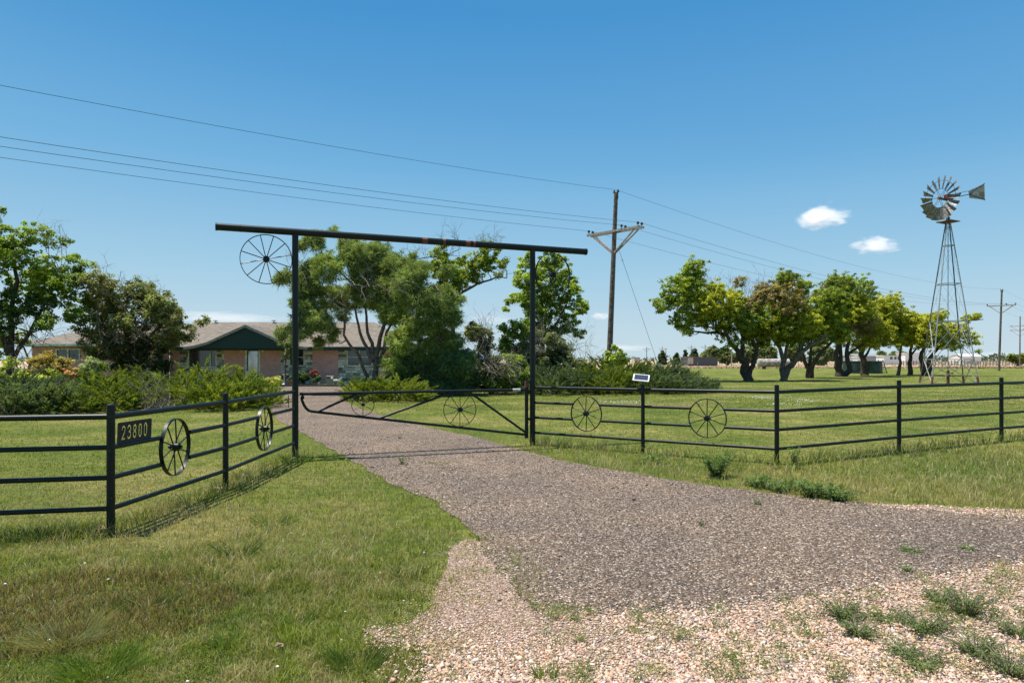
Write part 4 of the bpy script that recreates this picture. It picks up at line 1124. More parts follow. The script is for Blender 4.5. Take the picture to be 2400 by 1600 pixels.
# juniper trees in the middle
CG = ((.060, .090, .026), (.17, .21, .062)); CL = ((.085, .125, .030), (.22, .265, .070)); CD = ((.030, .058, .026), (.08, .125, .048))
T = Tree('cedar_tree', 'big shaggy cedar with several grey trunks, seen under the gate beam against the house', 862, 34, None, 303); T.dep = 1.1; T.per = 22; T.nb = 7; T.rag = .14; T.lift = .15; T.dm = 4.0; T.lm = 2.1
for tr in [([(878, None), (880, 890), (882, 860), (884, 830), (890, 790), (905, 740), (915, 690)], .24, .08), ([(862, None), (860, 880), (848, 850), (838, 826), (818, 806), (806, 785), (808, 755), (812, 720)], .13, .06, -.6),
           ([(872, 850), (862, 815), (848, 790), (840, 765), (832, 720)], .14, .06), ([(876, 845), (872, 805), (862, 780), (858, 740), (852, 690)], .14, .06, .6), ([(884, 860), (900, 820), (905, 780), (940, 720)], .14, .05, .5), ([(860, 700), (800, 640), (760, 600)], .07, .03), ([(812, 720), (760, 690), (700, 668), (668, 662)], .07, .02), ([(860, 700), (862, 620), (800, 570), (786, 540)], .07, .02)]: T.trunkpx(*tr)
T.crown([(786, 536, 5), (787, 548, 7), (743, 566, 24), (711, 576, 13), (814, 573, 30), (871, 587, 34), (832, 605, 34), (921, 623, 36), (957, 609, 14), (970, 598, 7), (725, 634, 27), (779, 634, 34, CL), (850, 641, 38), (671, 662, 14), (655, 657, 6), (718, 676, 30), (761, 694, 34, CL), (814, 694, 34), (868, 694, 32, CL),
         (914, 676, 38), (725, 730, 30), (718, 773, 24), (761, 755, 28), (779, 785, 16), (740, 800, 14), (921, 728, 36, CL), (679, 784, 15), (690, 770, 14), (672, 795, 10), (900, 640, 30), (940, 660, 30), (696, 710, 18), (800, 740, 14), (686, 650, 16)], 2.2, .19, .20, CG, 'spray', .35, 'needle', .55)
T.twigs(870, 690, 1.4, 16, .9, 'twig_pale', .3, dd=-1.5); T.twigs(730, 640, .8, 8, .9, 'twig_pale', .2, dd=-1.3)
T.finish('bark_pale', cap=200, rmax=.04)
T = Tree('cedar_tree', 'dense cedar bushy down to the ground, right of the multi-trunk cedar', 1012, 33, None, 304); T.dep = 1.0; T.per = 22; T.nb = 7; T.rag = .14; T.lift = .15; T.dm = 4.0; T.lm = 2.1
for tr in [([(1000, None), (990, 870), (985, 820), (975, 760), (985, 700)], .2, .06), ([(1010, None), (1025, 850), (1030, 790), (1020, 730)], .16, .05)]: T.trunkpx(*tr)
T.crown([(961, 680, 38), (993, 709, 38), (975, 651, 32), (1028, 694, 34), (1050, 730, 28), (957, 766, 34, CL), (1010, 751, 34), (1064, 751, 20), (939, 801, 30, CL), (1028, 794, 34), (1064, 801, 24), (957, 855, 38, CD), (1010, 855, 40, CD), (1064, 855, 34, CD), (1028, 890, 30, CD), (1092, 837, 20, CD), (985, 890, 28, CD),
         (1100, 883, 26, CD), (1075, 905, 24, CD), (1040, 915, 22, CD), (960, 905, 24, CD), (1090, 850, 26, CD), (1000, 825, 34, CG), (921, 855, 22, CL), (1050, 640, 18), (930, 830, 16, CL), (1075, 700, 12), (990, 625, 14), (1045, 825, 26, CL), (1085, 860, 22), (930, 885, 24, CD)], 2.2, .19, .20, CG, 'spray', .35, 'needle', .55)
T.twigs(1000, 690, 1.0, 10, .9, 'twig_pale', .3, dd=-1.3)
T.finish('bark_pale', cap=160, rmax=.04)
T = Tree('broadleaf_tree', 'leafy tree behind the dense cedar with a bare-backed limb stretching right', 1060, 37, None, 305); T.dep = 1.0; T.per = 38
for tr in [([(1050, None), (1055, 850), (1062, 780), (1060, 730), (1075, 690)], .22, .12), ([(1075, 690), (1095, 678), (1118, 666), (1150, 655), (1168, 648), (1188, 652)], .12, .03), ([(1062, 720), (1045, 660), (1045, 600)], .12, .04), ([(1075, 690), (1085, 650), (1110, 610), (1136, 580)], .1, .03)]: T.trunkpx(*tr)
T.crown([(1028, 598, 20), (1039, 630, 32), (1082, 623, 28), (1118, 616, 24), (1136, 576, 12), (1150, 601, 22), (1175, 622, 13), (1118, 645, 20), (1082, 655, 26), (1050, 666, 28), (1046, 576, 10), (1146, 628, 16), (1168, 640, 9), (1012, 620, 14)], 1.8, .24, .11, OG)
T.twigs(1045, 590, .8, 8, 1.0); T.twigs(1150, 590, .6, 14, .9, 'twig_pale'); T.twigs(1180, 640, .3, 10, .6, 'twig_pale', .4); T.twigs(985, 610, .6, 5, .8)
T.finish('bark_pale', cap=150)
T = Tree('broadleaf_tree', 'bright yellow-green upright tree seen behind the right-hand gate post and hanging wheel', 1270, 42, None, 306); T.dep = 1.2; T.per = 44
for tr in [([(1272, None), (1272, 850), (1275, 790), (1280, 720), (1290, 650)], .2, .05), ([(1274, 820), (1250, 760), (1230, 700)], .12, .04), ([(1275, 800), (1310, 750), (1335, 700)], .12, .04)]: T.trunkpx(*tr)
EG = ((.10, .155, .02), (.27, .34, .05))
T.crown([(1289, 612, 24), (1311, 630, 28), (1261, 634, 24), (1229, 623, 17), (1279, 666, 36), (1229, 666, 25), (1332, 651, 22), (1336, 687, 25), (1207, 694, 16), (1186, 722, 9), (1196, 715, 10), (1236, 709, 28), (1296, 712, 36), (1350, 723, 20), (1368, 728, 9), (1261, 751, 32, LG), (1332, 759, 26, LG), (1357, 787, 12, LG), (1296, 784, 30, LG),
         (1216, 640, 10), (1240, 600, 9), (1318, 605, 10), (1366, 700, 6), (1250, 690, 30, LG)], 1.6, .24, .115, EG)
T.twigs(1340, 800, .9, 10, 1.2, 'twig_pale', .6)
T.finish('bark', cap=170)
T = Tree('shrub', 'grey-green tangled shrub with bleached twigs below the yellow-green tree', 1262, 37, None, 307, 'shrub'); T.dep = .9; T.per = 40
T.trunkpx([(1255, None), (1250, 860), (1245, 810)], .1, .05); T.trunkpx([(1275, None), (1290, 860), (1300, 820)], .1, .05)
T.crown([(1214, 776, 22, LG), (1193, 794, 18, LG), (1243, 794, 28), (1296, 809, 26), (1190, 822, 20, LG), (1225, 830, 30), (1279, 837, 26), (1325, 823, 20), (1320, 850, 22), (1215, 862, 28), (1260, 865, 28), (1180, 770, 10, LG), (1230, 760, 14, LG), (1290, 868, 24), (1350, 850, 14)], 3.0, .27, .11, ((.05, .075, .03), (.17, .19, .08)))
T.twigs(1300, 815, 1.0, 16, 1.2, 'twig_pale', .5, dd=-.8); T.twigs(1370, 860, .5, 12, 1.3, 'twig_pale', .6); T.twigs(1240, 830, .8, 10, 1.0, 'twig_pale', .5, dd=-.8)
T.finish('bark_pale', cap=90)
T = Tree('shrub', 'low brushy shrub full of dead brown twigs beside the dense cedar', 1150, 34, None, 308, 'shrub'); T.dep = .9; T.per = 40
T.trunkpx([(1140, None), (1138, 870), (1135, 820)], .09, .04); T.trunkpx([(1170, None), (1180, 870), (1190, 840)], .08, .04)
T.crown([(1118, 768, 13, SG), (1107, 784, 20, SG), (1136, 787, 22, SG), (1136, 810, 20, SG), (1129, 844, 22, SG), (1164, 848, 16, SG), (1200, 851, 24, LG), (1157, 888, 24, LG), (1200, 888, 24, LG), (1125, 890, 18, SG), (1222, 878, 20, LG), (1215, 850, 16, LG), (1100, 900, 20, SG), (1150, 905, 18, SG), (1185, 900, 20, LG), (1230, 900, 20, LG), (1090, 870, 18, SG), (1165, 870, 22, SG), (1140, 870, 22, SG)], 2.6, .25, .10, SG)
T.twigs(1150, 850, 1.0, 34, 1.0, 'twig_pale', .25, dd=-.9); T.twigs(1125, 780, .5, 12, .8, 'twig', .7); T.twigs(1190, 860, .9, 26, .8, 'twig_pale', .2, dd=-.9)
T.finish('bark', cap=60)
T = Tree('sapling', 'small fresh green sapling at the foot of the nearest utility pole', 1446, 36.5, None, 309, 'sapling'); T.dep = .3; T.per = 34
T.trunkpx([(1446, None), (1445, 850), (1442, 820)], .05, .02)
T.crown([(1440, 818, 7), (1455, 830, 10), (1430, 835, 12), (1448, 845, 16), (1425, 850, 12), (1465, 848, 9)], 2.1, .17, .12, EG)
T.finish('bark', cap=30)
def shrub(name, lab, px, Y, blobs, cols, seed, cl=.2, leaf=.09, dens=2.2, per=40, dep=.5, tw=None):
    T = Tree(name, lab, px, Y, None, seed, 'shrub'); T.dep = dep; T.per = per
    T.trunkpx([(px, None), (px + 2, blobs[0][1] + 5)], .04, .02)
    T.crown(blobs, dens, cl, leaf, cols)
    if tw: T.twigs(*tw)
    T.finish('bark', cap=40)
YO = ((.14, .12, .025), (.28, .22, .05))
shrub('shrub', 'orange-yellow barberry-like shrub under the left end of the house roof', 115, 29, [(115, 846, 22), (85, 852, 20), (150, 860, 20), (130, 872, 24), (90, 878, 24), (168, 872, 14, ((.3, .16, .08), (.42, .27, .12)))], YO, 310)
shrub('shrub', 'pale grey-green shrub right of the orange one, against the scrubby tree', 205, 29, [(200, 862, 24), (225, 858, 18), (185, 880, 20), (215, 885, 20)], ((.10, .14, .06), (.22, .27, .12)), 311)
shrub('shrub', 'loose yellow-green leafy shrub at the left margin above the bluish juniper', 30, 27, [(10, 880, 22), (45, 882, 16), (75, 895, 16), (120, 880, 11), (100, 892, 12), (20, 850, 14), (5, 905, 20)], LY, 312, tw=(55, 880, .5, 8, .8, 'twig_pale', .6))
shrub('shrub', 'yellow flowering low shrub at the house end of the drive', 643, 43.5, [(635, 893, 10), (650, 892, 9), (625, 898, 9)], ((.26, .28, .06), (.42, .42, .12)), 313, cl=.15, leaf=.08, dep=.2)
shrub('shrub', 'dark shrub against the stone panel beside the house door', 700, 46.5, [(700, 880, 12), (712, 885, 12), (690, 888, 10), (735, 875, 9, ((.10, .02, .02), (.2, .05, .04))), (742, 886, 10)], CD, 314, cl=.15, leaf=.08, dep=.2)

# spreading junipers
def juniper(lab, mounds, cols, seed, group='spreading juniper bushes', Ls=.50, per=6, dens=50):
    px, hw, top, Y = mounds[0]
    T = Tree('juniper', lab, px, Y, group, seed, 'juniper'); r = T.r; P = []; D = []
    for (px, hw, top, Y) in mounds:
        c = gx(px, Y); H = max(.35, at(px, top, Y).z - c.z - .1); W = hw / F * Y; Dp = W * 1.05
        k = int(dens * W * W * 4)
        a = r.uniform(0, 2 * PI, k); el = np.arcsin(r.random(k) ** 1.0); q = r.uniform(.35, 1.0, k) ** .5
        lump = 1 + .22 * np.sin(a * 3 + px) * np.cos(el * 4 + px * .3) + r.normal(0, .07, k)
        x = np.cos(a) * np.cos(el) * W * q * lump; y = np.sin(a) * np.cos(el) * Dp * q * lump; z_ = np.sin(el) * H * q * lump
        P.append(np.stack([c.x + x, c.y + y, c.z + np.maximum(z_, .04)], 1))
        D.append(np.stack([np.cos(a), np.sin(a), .55 + .5 * np.sin(el)], 1))
    C = np.concatenate(P); D = unit(np.concatenate(D) + r.normal(0, .2, C.shape)); n = len(C); nb = 20
    Lr = Ls * r.uniform(.6, 1.5, n); cp = lerp(cols[0], cols[1], np.clip(fbm(C * np.array([1, 1, 1]) + C[:, 2:3], 1.4, seed) * 1.5 - .25 + r.normal(0, .18, n), 0, 1))
    u = np.tile(np.linspace(0, 1, nb), n); i = np.repeat(np.arange(n), nb)
    ax = D[i]; side = unit(np.cross(ax, r.normal(0, 1, (n * nb, 3))) + np.array([0, 0, .25])); 
    pos = C[i] + ax * (u * Lr[i])[:, None]; pos[:, 2] -= .22 * u ** 2 * Lr[i]
    bl = Lr[i] * .21 * (1.25 - .85 * u); dr_ = unit(ax * .95 + side * .5); cen = pos + dr_ * (bl / 2)[:, None]; cen[:, 2] = np.maximum(cen[:, 2], T.base.z + .02)
    nr = np.cross(dr_, r.normal(0, 1, (n * nb, 3)))
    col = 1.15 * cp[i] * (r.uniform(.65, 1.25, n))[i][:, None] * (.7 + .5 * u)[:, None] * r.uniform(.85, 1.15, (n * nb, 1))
    v, f, c = leafcards(cen, bl * 1.4, bl * .40, nr, col, .1, seed, updir=dr_)
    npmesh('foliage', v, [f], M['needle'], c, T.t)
    m = MB()
    for (px, hw, top, Y) in mounds:
        c = gx(px, Y); W = hw / F * Y
        for k in range(5):
            a = r.uniform(0, 2 * PI); e = c + Vector((math.cos(a) * W * .75, math.sin(a) * W * .75, r.uniform(.25, .7)))
            m.tube([c, c.lerp(e, .5) + Vector((0, 0, .12)), e], [.035, .022, .01], 5)
    m.build('stem', M['twig'], T.t, True)
JG = ((.065, .105, .014), (.18, .225, .030)); JY = ((.085, .130, .014), (.23, .275, .034)); JB = ((.055, .090, .038), (.15, .195, .090))
juniper('bluish-green juniper spreading at the left margin', [(40, 110, 886, 22.5), (120, 75, 905, 22), (-60, 100, 890, 22), (20, 70, 915, 21)], JB, 401)
juniper('bright green juniper between the bluish one and the dead twig patch', [(215, 75, 876, 24), (290, 85, 866, 25), (180, 50, 918, 22), (260, 65, 905, 22.6), (345, 60, 880, 24.5), (330, 55, 900, 23.5)], JG, 402)
juniper('bright green juniper under the brick wall left of the front door', [(480, 80, 860, 25.5), (425, 55, 885, 24), (500, 65, 895, 23.2), (400, 40, 870, 25.5)], JY, 403)
juniper('bright green juniper whose sprays reach the drive by the gate post', [(575, 70, 872, 25.5), (560, 60, 900, 23.6), (610, 38, 905, 24.5)], JY, 404)
juniper('small bright green juniper at the foot of the multi-trunk cedar', [(875, 60, 886, 28.6), (935, 60, 888, 28.2), (838, 30, 898, 28.5), (975, 28, 905, 28.2)], JY, 405)
juniper('large dark juniper right of the gate, nearest the yellow-green tree', [(1285, 70, 856, 35), (1350, 65, 850, 35.5), (1295, 60, 882, 33), (1365, 60, 878, 33.2)], JB, 406)
juniper('large juniper in the middle of the hedge behind the solar panel', [(1420, 72, 842, 35.5), (1475, 65, 850, 35), (1440, 70, 872, 33), (1400, 50, 862, 34.2)], JG, 407)
juniper('juniper with bluish patches at the right end of the hedge', [(1545, 72, 852, 35.5), (1600, 62, 870, 34.6), (1520, 66, 876, 33), (1640, 36, 890, 33.6), (1585, 60, 888, 33)], JB, 408)
juniper('olive green juniper rising at the right end of the hedge near the guy wire', [(1560, 40, 858, 36.5), (1590, 40, 868, 36.8)], JG, 409)
T = Tree('dead_brush', 'heap of dead grey-brown juniper twigs between the two bright junipers', 375, 23, None, 410, 'brush')
T.twigs(375, 955, .45, 34, .8, 'twig_pale', .45, 'branches', 3, .014); T.twigs(360, 960, .6, 20, .6, 'twig_pale', .3, 'branches', 3, .012)

# ------------------------------------------------------------------ windmill
wm = thing('windmill', 'old steel farm windmill on a tall lattice tower with a fan wheel and tail vane', 'windmill', gx(2222, 46))
wb = gx(2222, 46)
hz = at(2222, 520, 46).z; HW = 2.35
ang0 = math.radians(29)
cs_ = [Vector((math.cos(ang0 + k * PI / 2), math.sin(ang0 + k * PI / 2), 0)) for k in range(4)]
def leg(k, z_):
    f_ = 1 - (z_ - wb.z) / (hz - wb.z); return Vector((wb.x, wb.y, z_)) + cs_[k] * (.14 + (1.9 - .14) * f_)
for k in range(4):
    m = MB(); m.beam(leg(k, wb.z - .1), leg(k, hz + .3), .052); m.build('leg', M['galv'] if k in (2, 3) else M['galv_dark'], wm)
    m = MB(); m.beam(leg(k, wb.z - .1), leg(k, wb.z + .5), .10); m.build('foot', M['rust'], wm)
lv = [wb.z + 1.75 , wb.z + 3.35 + .9 , wb.z + 7.0, wb.z + 9.3]
lv = [at(0, y_, 46).z for y_ in (842, 753, 666, 576)]
for j, zz in enumerate(lv):
    m = MB()
    for k in range(4): m.beam(leg(k, zz), leg((k + 1) % 4, zz), .05)
    m.build('girt', M['galv'], wm)
zs = [wb.z] + lv + [hz]
for j in range(5):
    m = MB()
    for k in range(4):
        w_ = .036 if j < 2 else .007
        m.beam(leg(k, zs[j]), leg((k + 1) % 4, zs[j + 1]), w_); m.beam(leg((k + 1) % 4, zs[j] + .02), leg(k, zs[j + 1] + .02), w_)
    m.build('cross_brace', M['galv'] if j < 2 else M['galv_dark'], wm)
m = MB(); m.tube([(wb.x, wb.y, wb.z), (wb.x, wb.y, hz + .5)], .022, 6); m.build('pump_rod', M['galv_dark'], wm)
m = MB(); m.tube([(wb.x, wb.y, wb.z - .1), (wb.x, wb.y, wb.z + .9)], .09, 10); m.tube([(wb.x, wb.y, wb.z + .7), (wb.x + .3, wb.y - .1, wb.z + .7)], .04, 8); m.build('well_pipe', M['rust'], wm)
m = MB(); m.box((wb.x, wb.y, hz), (1.02, 1.02, .05), Matrix.Rotation(ang0, 3, 'Z')); m.build('platform', M['rust'], wm)
# head
hubc = at(2214, 463, 45.6); hd = Vector((-math.sin(math.radians(74)), -math.cos(math.radians(74)), 0))  # wheel faces this way
top_ = Vector((wb.x, wb.y, hubc.z))
m = MB(); m.tube([(wb.x, wb.y, hz), top_], .07, 10); m.build('mast', M['galv_dark'], wm, True)
m = MB(); m.box(top_ + hd * -.05 + Vector((0, 0, .12)), (.30, .55, .36), Matrix.Rotation(math.atan2(hd.y, hd.x) + PI / 2, 3, 'Z')); m.tube([top_ - Vector((0, 0, .1)), top_ + hd * .75 - Vector((0, 0, .0))], .07, 10)
m.build('gearbox', M['rust'], wm, bevel=.03)
hc = top_ + hd * .7
su = Vector((0, 0, 1)); ss = hd.cross(su).normalized()
RW = 1.47
m = MB(); m.tube([hc - hd * .12, hc + hd * .12], .10, 12)
m.build('hub', M['rust'], wm, True)
for rr, nm_ in ((RW * .42, 'inner_ring'), (RW * .80, 'outer_ring')):
    m = MB(); pts = [hc + (ss * math.cos(a) + su * math.sin(a)) * rr for a in np.linspace(0, 2 * PI, 49)]; m.tube(pts, .013, 5, False); m.build(nm_, M['galv_dark'], wm, True)
m = MB()
for k in range(6):
    a = 2 * PI * k / 6 + .2; q = ss * math.cos(a) + su * math.sin(a)
    for s_ in (-.1, .1): m.tube([hc + hd * s_, hc + q * RW * .80], .012, 5)
m.build('spokes', M['galv_dark'], wm)
for k in range(18):
    a = 2 * PI * k / 18 + .1; q = ss * math.cos(a) + su * math.sin(a); tq = -ss * math.sin(a) + su * math.cos(a)
    pitch = math.radians(35); e = tq * math.cos(pitch) + hd * math.sin(pitch); nn_ = q.cross(e)
    m = MB(); rows = []
    for rr, wd in ((RW * .42, .17), (RW * .7, .31), (RW * 1.0, .44)):
        rows.append([hc + q * rr + e * (wd * (u_ - .5)) + nn_ * (.05 * (1 - (2 * u_ - 1) ** 2)) for u_ in (0, .33, .67, 1)])
    vs = [p for row in rows for p in row]; vs2 = [p + nn_ * .004 for p in vs]
    fs = []
    for i in range(2):
        for j in range(3): fs.append((i * 4 + j, i * 4 + j + 1, i * 4 + j + 5, i * 4 + j + 4))
    b = 12; fs2 = [tuple(x + b for x in reversed(f)) for f in fs]
    rim = [(0, 1, 2, 3), (8, 9, 10, 11)]; sd = []
    loop = [0, 1, 2, 3, 7, 11, 10, 9, 8, 4]
    for i in range(len(loop)): p_, q_ = loop[i], loop[(i + 1) % len(loop)]; sd.append((p_, q_, q_ + b, p_ + b))
    m.add(vs + vs2, fs + fs2 + sd); m.build('blade', M['bladem'] if 'bladem' in M else M['galv'], wm)
# tail vane
td = -hd; zq = lambda py: EYE + (HZ - py) / F * 46.4
c4 = [Vector((wb.x + td.x * q, wb.y + td.y * q, zq(py))) for q, py in ((1.75, 447), (3.15, 426), (3.2, 465), (1.85, 463))]
m = MB(); nn_ = Vector((td.y, -td.x, 0)) * .02
m.add([p for p in c4] + [p + nn_ for p in c4], [(3, 2, 1, 0), (4, 5, 6, 7), (0, 1, 5, 4), (1, 2, 6, 5), (2, 3, 7, 6), (3, 0, 4, 7)])
m.build('tail_vane', M['tankm'], wm)
m = MB(); m.beam(top_, c4[0].lerp(c4[3], .5), .05); m.beam(c4[0].lerp(c4[3], .5) + nn_ * 1.5, c4[1] + nn_ * 1.5, .05); m.beam(c4[0].lerp(c4[3], .5) + nn_ * 1.5, c4[2] + nn_ * 1.5, .05); m.beam(top_ + Vector((0, 0, .25)), c4[0], .03)
m.build('tail_bone', M['galv_dark'], wm)

# ------------------------------------------------------------------ house
HY = 48.6
hs = thing('ranch_house', 'long low brick ranch house with brown roof and dark green gable over the door', 'house', (-16, HY, 0))
def X_(px, Y=HY): return (px - CX) / F * Y
XL, XR = -24.35, X_(935); wz = 2.62
def panel(name, x0, x1, z0, z1, y, mat, th=.12, parent=None):
    m = MB(); m.box(((x0 + x1) / 2, y + th / 2, (z0 + z1) / 2), (x1 - x0, th, z1 - z0)); return m.build(name, mat, parent or hs)
# facade stretches between openings, each stretch butted to the next
def wall_with_hole(name, x0, x1, hole, y, mat, parent=None):
    hx0, hx1, hz0, hz1 = hole; m = MB(); th = .2; yc = y + th / 2
    for a, b, c, d in ((x0, hx0, 0, wz), (hx1, x1, 0, wz), (hx0, hx1, 0, hz0), (hx0, hx1, hz1, wz)):
        if b - a > .01 and d - c > .01: m.box(((a + b) / 2, yc, (c + d) / 2), (b - a, th, d - c))
    return m.build(name, mat, parent or hs)
def zpx(py, Y=HY): return EYE + (HZ - py) / F * Y
panel('brick_wall', XL, X_(421), 0, wz, HY, M['brick'], .2)
wall_with_hole('stone_wall', X_(421), X_(525), (X_(441), X_(508), zpx(861), zpx(815.5)), HY, M['stone'])
panel('brick_wall', X_(525), X_(574.5), 0, wz, HY, M['brick'], .2)
panel('brick_wall', X_(610.5), X_(658), 0, wz, HY, M['brick'], .2)
wall_with_hole('stone_wall', X_(658), X_(732), (X_(678), X_(714), zpx(858), zpx(815.5)), HY, M['stone'])
panel('brick_wall', X_(732), X_(793), 0, wz, HY, M['brick'], .2)
wall_with_hole('stone_wall', X_(793), X_(892), (X_(813), X_(873), zpx(858), zpx(815.5)), HY, M['stone'])
panel('brick_wall', X_(892), XR, 0, wz, HY, M['brick'], .2)
m = MB(); m.box(((XL + XR) / 2, HY + 10, wz / 2), (XR - XL, .2, wz)); m.box((XR - .1, HY + 5.05, wz / 2), (.2, 9.7, wz)); m.box((XL + .1, HY + 5.05, wz / 2), (.2, 9.7, wz)); m.build('brick_wall', M['brick'], hs)
m = MB(); m.box(((XL + XR) / 2, HY + 3, wz / 2), (XR - XL - .8, .1, wz - .1)); m.build('inner_wall', M['tan'], hs)
def window(x0, x1, z0, z1, y, mull=(), bars=0, parent=None):
    """frame > pane"""
    m = MB(); f_ = .07; d = .10; yc = y + .01
    m.box(((x0 + x1) / 2, yc, z0 + f_ / 2), (x1 - x0, d, f_)); m.box(((x0 + x1) / 2, yc, z1 - f_ / 2), (x1 - x0, d, f_))
    m.box((x0 + f_ / 2, yc, (z0 + z1) / 2), (f_, d, z1 - z0 - 2 * f_)); m.box((x1 - f_ / 2, yc, (z0 + z1) / 2), (f_, d, z1 - z0 - 2 * f_))
    for q in mull: m.box((x0 + (x1 - x0) * q, yc, (z0 + z1) / 2), (f_, d * .9, z1 - z0 - 2 * f_))
    for b in range(bars):
        m.box(((x0 + x1) / 2, yc, z0 + (z1 - z0) * (b + 1) / (bars + 1)), (x1 - x0 - 2 * f_, d * .6, .035))
    wn = m.build('window', M['cream'], parent or hs)
    m = MB(); m.box(((x0 + x1) / 2, y + .04, (z0 + z1) / 2), (x1 - x0 - .02, .012, z1 - z0 - .02)); o = m.build('pane', M['glass'])
    o.parent = wn
    return wn
window(X_(441), X_(508), zpx(861), zpx(815.5), HY, (.78,), 0)
window(X_(678), X_(714), zpx(858), zpx(815.5), HY, (.5,), 1)
window(X_(813), X_(873), zpx(858), zpx(815.5), HY, (.5,), 1)
# door
m = MB(); x0, x1 = X_(574.5), X_(610.5); zt = wz - .02
m.box((x0 + .07, HY + .03, zt / 2), (.14, .16, zt)); m.box((x1 - .07, HY + .03, zt / 2), (.14, .16, zt)); m.box(((x0 + x1) / 2, HY + .03, zt - .09), (x1 - x0 - .28, .16, .18))
m.build('door_frame', M['cream'], hs)
m = MB(); m.box(((x0 + x1) / 2, HY + .08, (zt - .18) / 2), (x1 - x0 - .28, .05, zt - .18)); dr = m.build('door', M['greentrim'], hs)
m = MB(); m.box(((x0 + x1) / 2, HY + .045, 1.45), (x1 - x0 - .42, .012, 1.75)); o = m.build('pane', M['doorglass'] if 'doorglass' in M else M['glass']); o.parent = dr
m = MB(); m.ball((x1 - .19, HY + .03, 1.02), .035, 10, 6); o = m.build('handle', M['galv']); o.parent = dr
for px in (567, 616.5):
    m = MB(); m.box((X_(px), HY - .06, zpx(821)), (.14, .12, .22)); m.build('porch_light', M['cream'], hs)
# main roof: hip with overhang
ov = .6; ez = 2.62; x0, x1, y0, y1 = XL - ov, XR + ov, HY - ov, HY + 10 + ov; yr = (y0 + y1) / 2; rz = zpx(755, yr); ins = yr - y0
def roofslab(name, vs, fs, th, mat, parent):
    m = MB(); k = len(vs); vs = [Vector(v) for v in vs]; lo = [v - Vector((0, 0, th)) for v in vs]; F2 = list(fs) + [tuple(i + k for i in reversed(f)) for f in fs]
    edges = {}
    for f in fs:
        for i in range(len(f)):
            e = (f[i], f[(i + 1) % len(f)])
            if (e[1], e[0]) in edges: del edges[(e[1], e[0])]
            else: edges[e] = 1
    for a, b in edges: F2.append((a, b, b + k, a + k))
    m.add(vs + lo, F2); return m.build(name, mat, parent)
rf = roofslab('roof', [(x0, y0, ez), (x1, y0, ez), (x1, y1, ez), (x0, y1, ez), (x0, yr, rz), (x1 - ins * .6, yr, rz)], [(0, 1, 5, 4), (1, 2, 5), (2, 3, 4, 5), (3, 0, 4)], .10, M['shingle'], hs)
m = MB(); m.box(((x0 + x1) / 2, y0 - .012, ez - .14), (x1 - x0, .02, .22)); m.build('fascia', M['greentrim'], hs)
m = MB(); m.box(((x0 + x1) / 2, (y0 + y1) / 2, ez - .135), (x1 - x0 - .1, y1 - y0 - .1, .02)); m.build('soffit', M['greentrim'], hs)
m = MB()
for px in (508, 644):
    m.tube([(X_(px, yr), yr - .2, rz - .1), (X_(px, yr), yr - .2, rz + .1)], .07, 8); m.box((X_(px, yr), yr - .2, rz + .12), (.3, .3, .05))
m.build('roof_vent', M['white'], hs)
# entrance gable
gyf = HY - 1.25; gcx = X_(574.5, gyf)
prof = [(-4.3, 2.58), (-3.6, 2.68), (-2.65, 2.94), (-1.75, 3.36), (0, 4.14), (1.75, 3.36), (2.65, 2.94), (3.6, 2.68), (4.3, 2.58)]
vs = [(gcx + a, gyf, b) for a, b in prof] + [(gcx + a, yr, b) for a, b in prof]
rg = roofslab('gable_roof', vs, [(i, i + 1, i + 10, i + 9) for i in range(8)], .11, M['shingle'], hs)
m = MB(); pf = [(gcx + a * .985, b - .13) for a, b in prof]; base_z = 2.50
vs = [(x, gyf + .12, z) for x, z in pf] + [(x, gyf + .12, min(base_z - .02, z - .02)) for x, z in pf]; k = len(pf)
vs2 = [(x, gyf + .2, z) for x, _, z in vs]
fs = [(i, i + 1, k + i + 1, k + i) for i in range(k - 1)]
fs2 = [tuple(2 * k + j for j in reversed(f)) for f in fs]
m.add(vs + vs2, fs + fs2); m.build('gable_siding', M['greentrim'], hs)
m = MB()
for i in range(8):
    a = Vector((gcx + prof[i][0], gyf - .015, prof[i][1] - .10)); b = Vector((gcx + prof[i + 1][0], gyf - .015, prof[i + 1][1] - .10)); m.beam(a, b, .025, .17)
m.build('rake_board', M['wood_pale'], hs)
# left wing
wy = 44.0; wl, wr_ = X_(75, wy), -24.4; wv = 2.62
m = MB(); th = .2; hx0, hx1, hz0, hz1 = X_(131, wy), X_(188, wy), zpx(845, wy), zpx(817, wy)
for a, b, c, d in ((wl, hx0, 0, wv), (hx1, wr_, 0, wv), (hx0, hx1, 0, hz0), (hx0, hx1, hz1, wv)): m.box(((a + b) / 2, wy + .1, (c + d) / 2), (b - a, .2, d - c))
m.box((wl + .1, (wy + .2 + HY) / 2, wv / 2), (.2, HY - wy - .2, wv)); m.box((wr_ - .1, (wy + .2 + HY) / 2, wv / 2), (.2, HY - wy - .2, wv)); m.build('brick_wall', M['brick'], hs)
m = MB(); m.box(((wl + wr_) / 2, wy + 3, 1.2), (wr_ - wl - .8, .1, 2.3)); m.build('inner_wall', M['tan'], hs)
window(hx0, hx1, hz0, hz1, wy, (.5,), 0)
ex0, ex1, ey0 = X_(41, wy - .6), wr_ + .6, wy - .6; ex1 = wr_ + .7; xm = (ex0 + ex1) / 2; ez2 = 2.70
roofslab('wing_roof', [(ex0, ey0, ez2), (ex1, ey0, ez2), (ex1, HY + 6, ez2), (ex0, HY + 6, ez2), (xm, ey0 + 4.0, 4.2), (xm, HY + 6, 4.2)], [(0, 1, 4), (1, 2, 5, 4), (3, 0, 4, 5), (2, 3, 5)], .10, M['shingle'], hs)
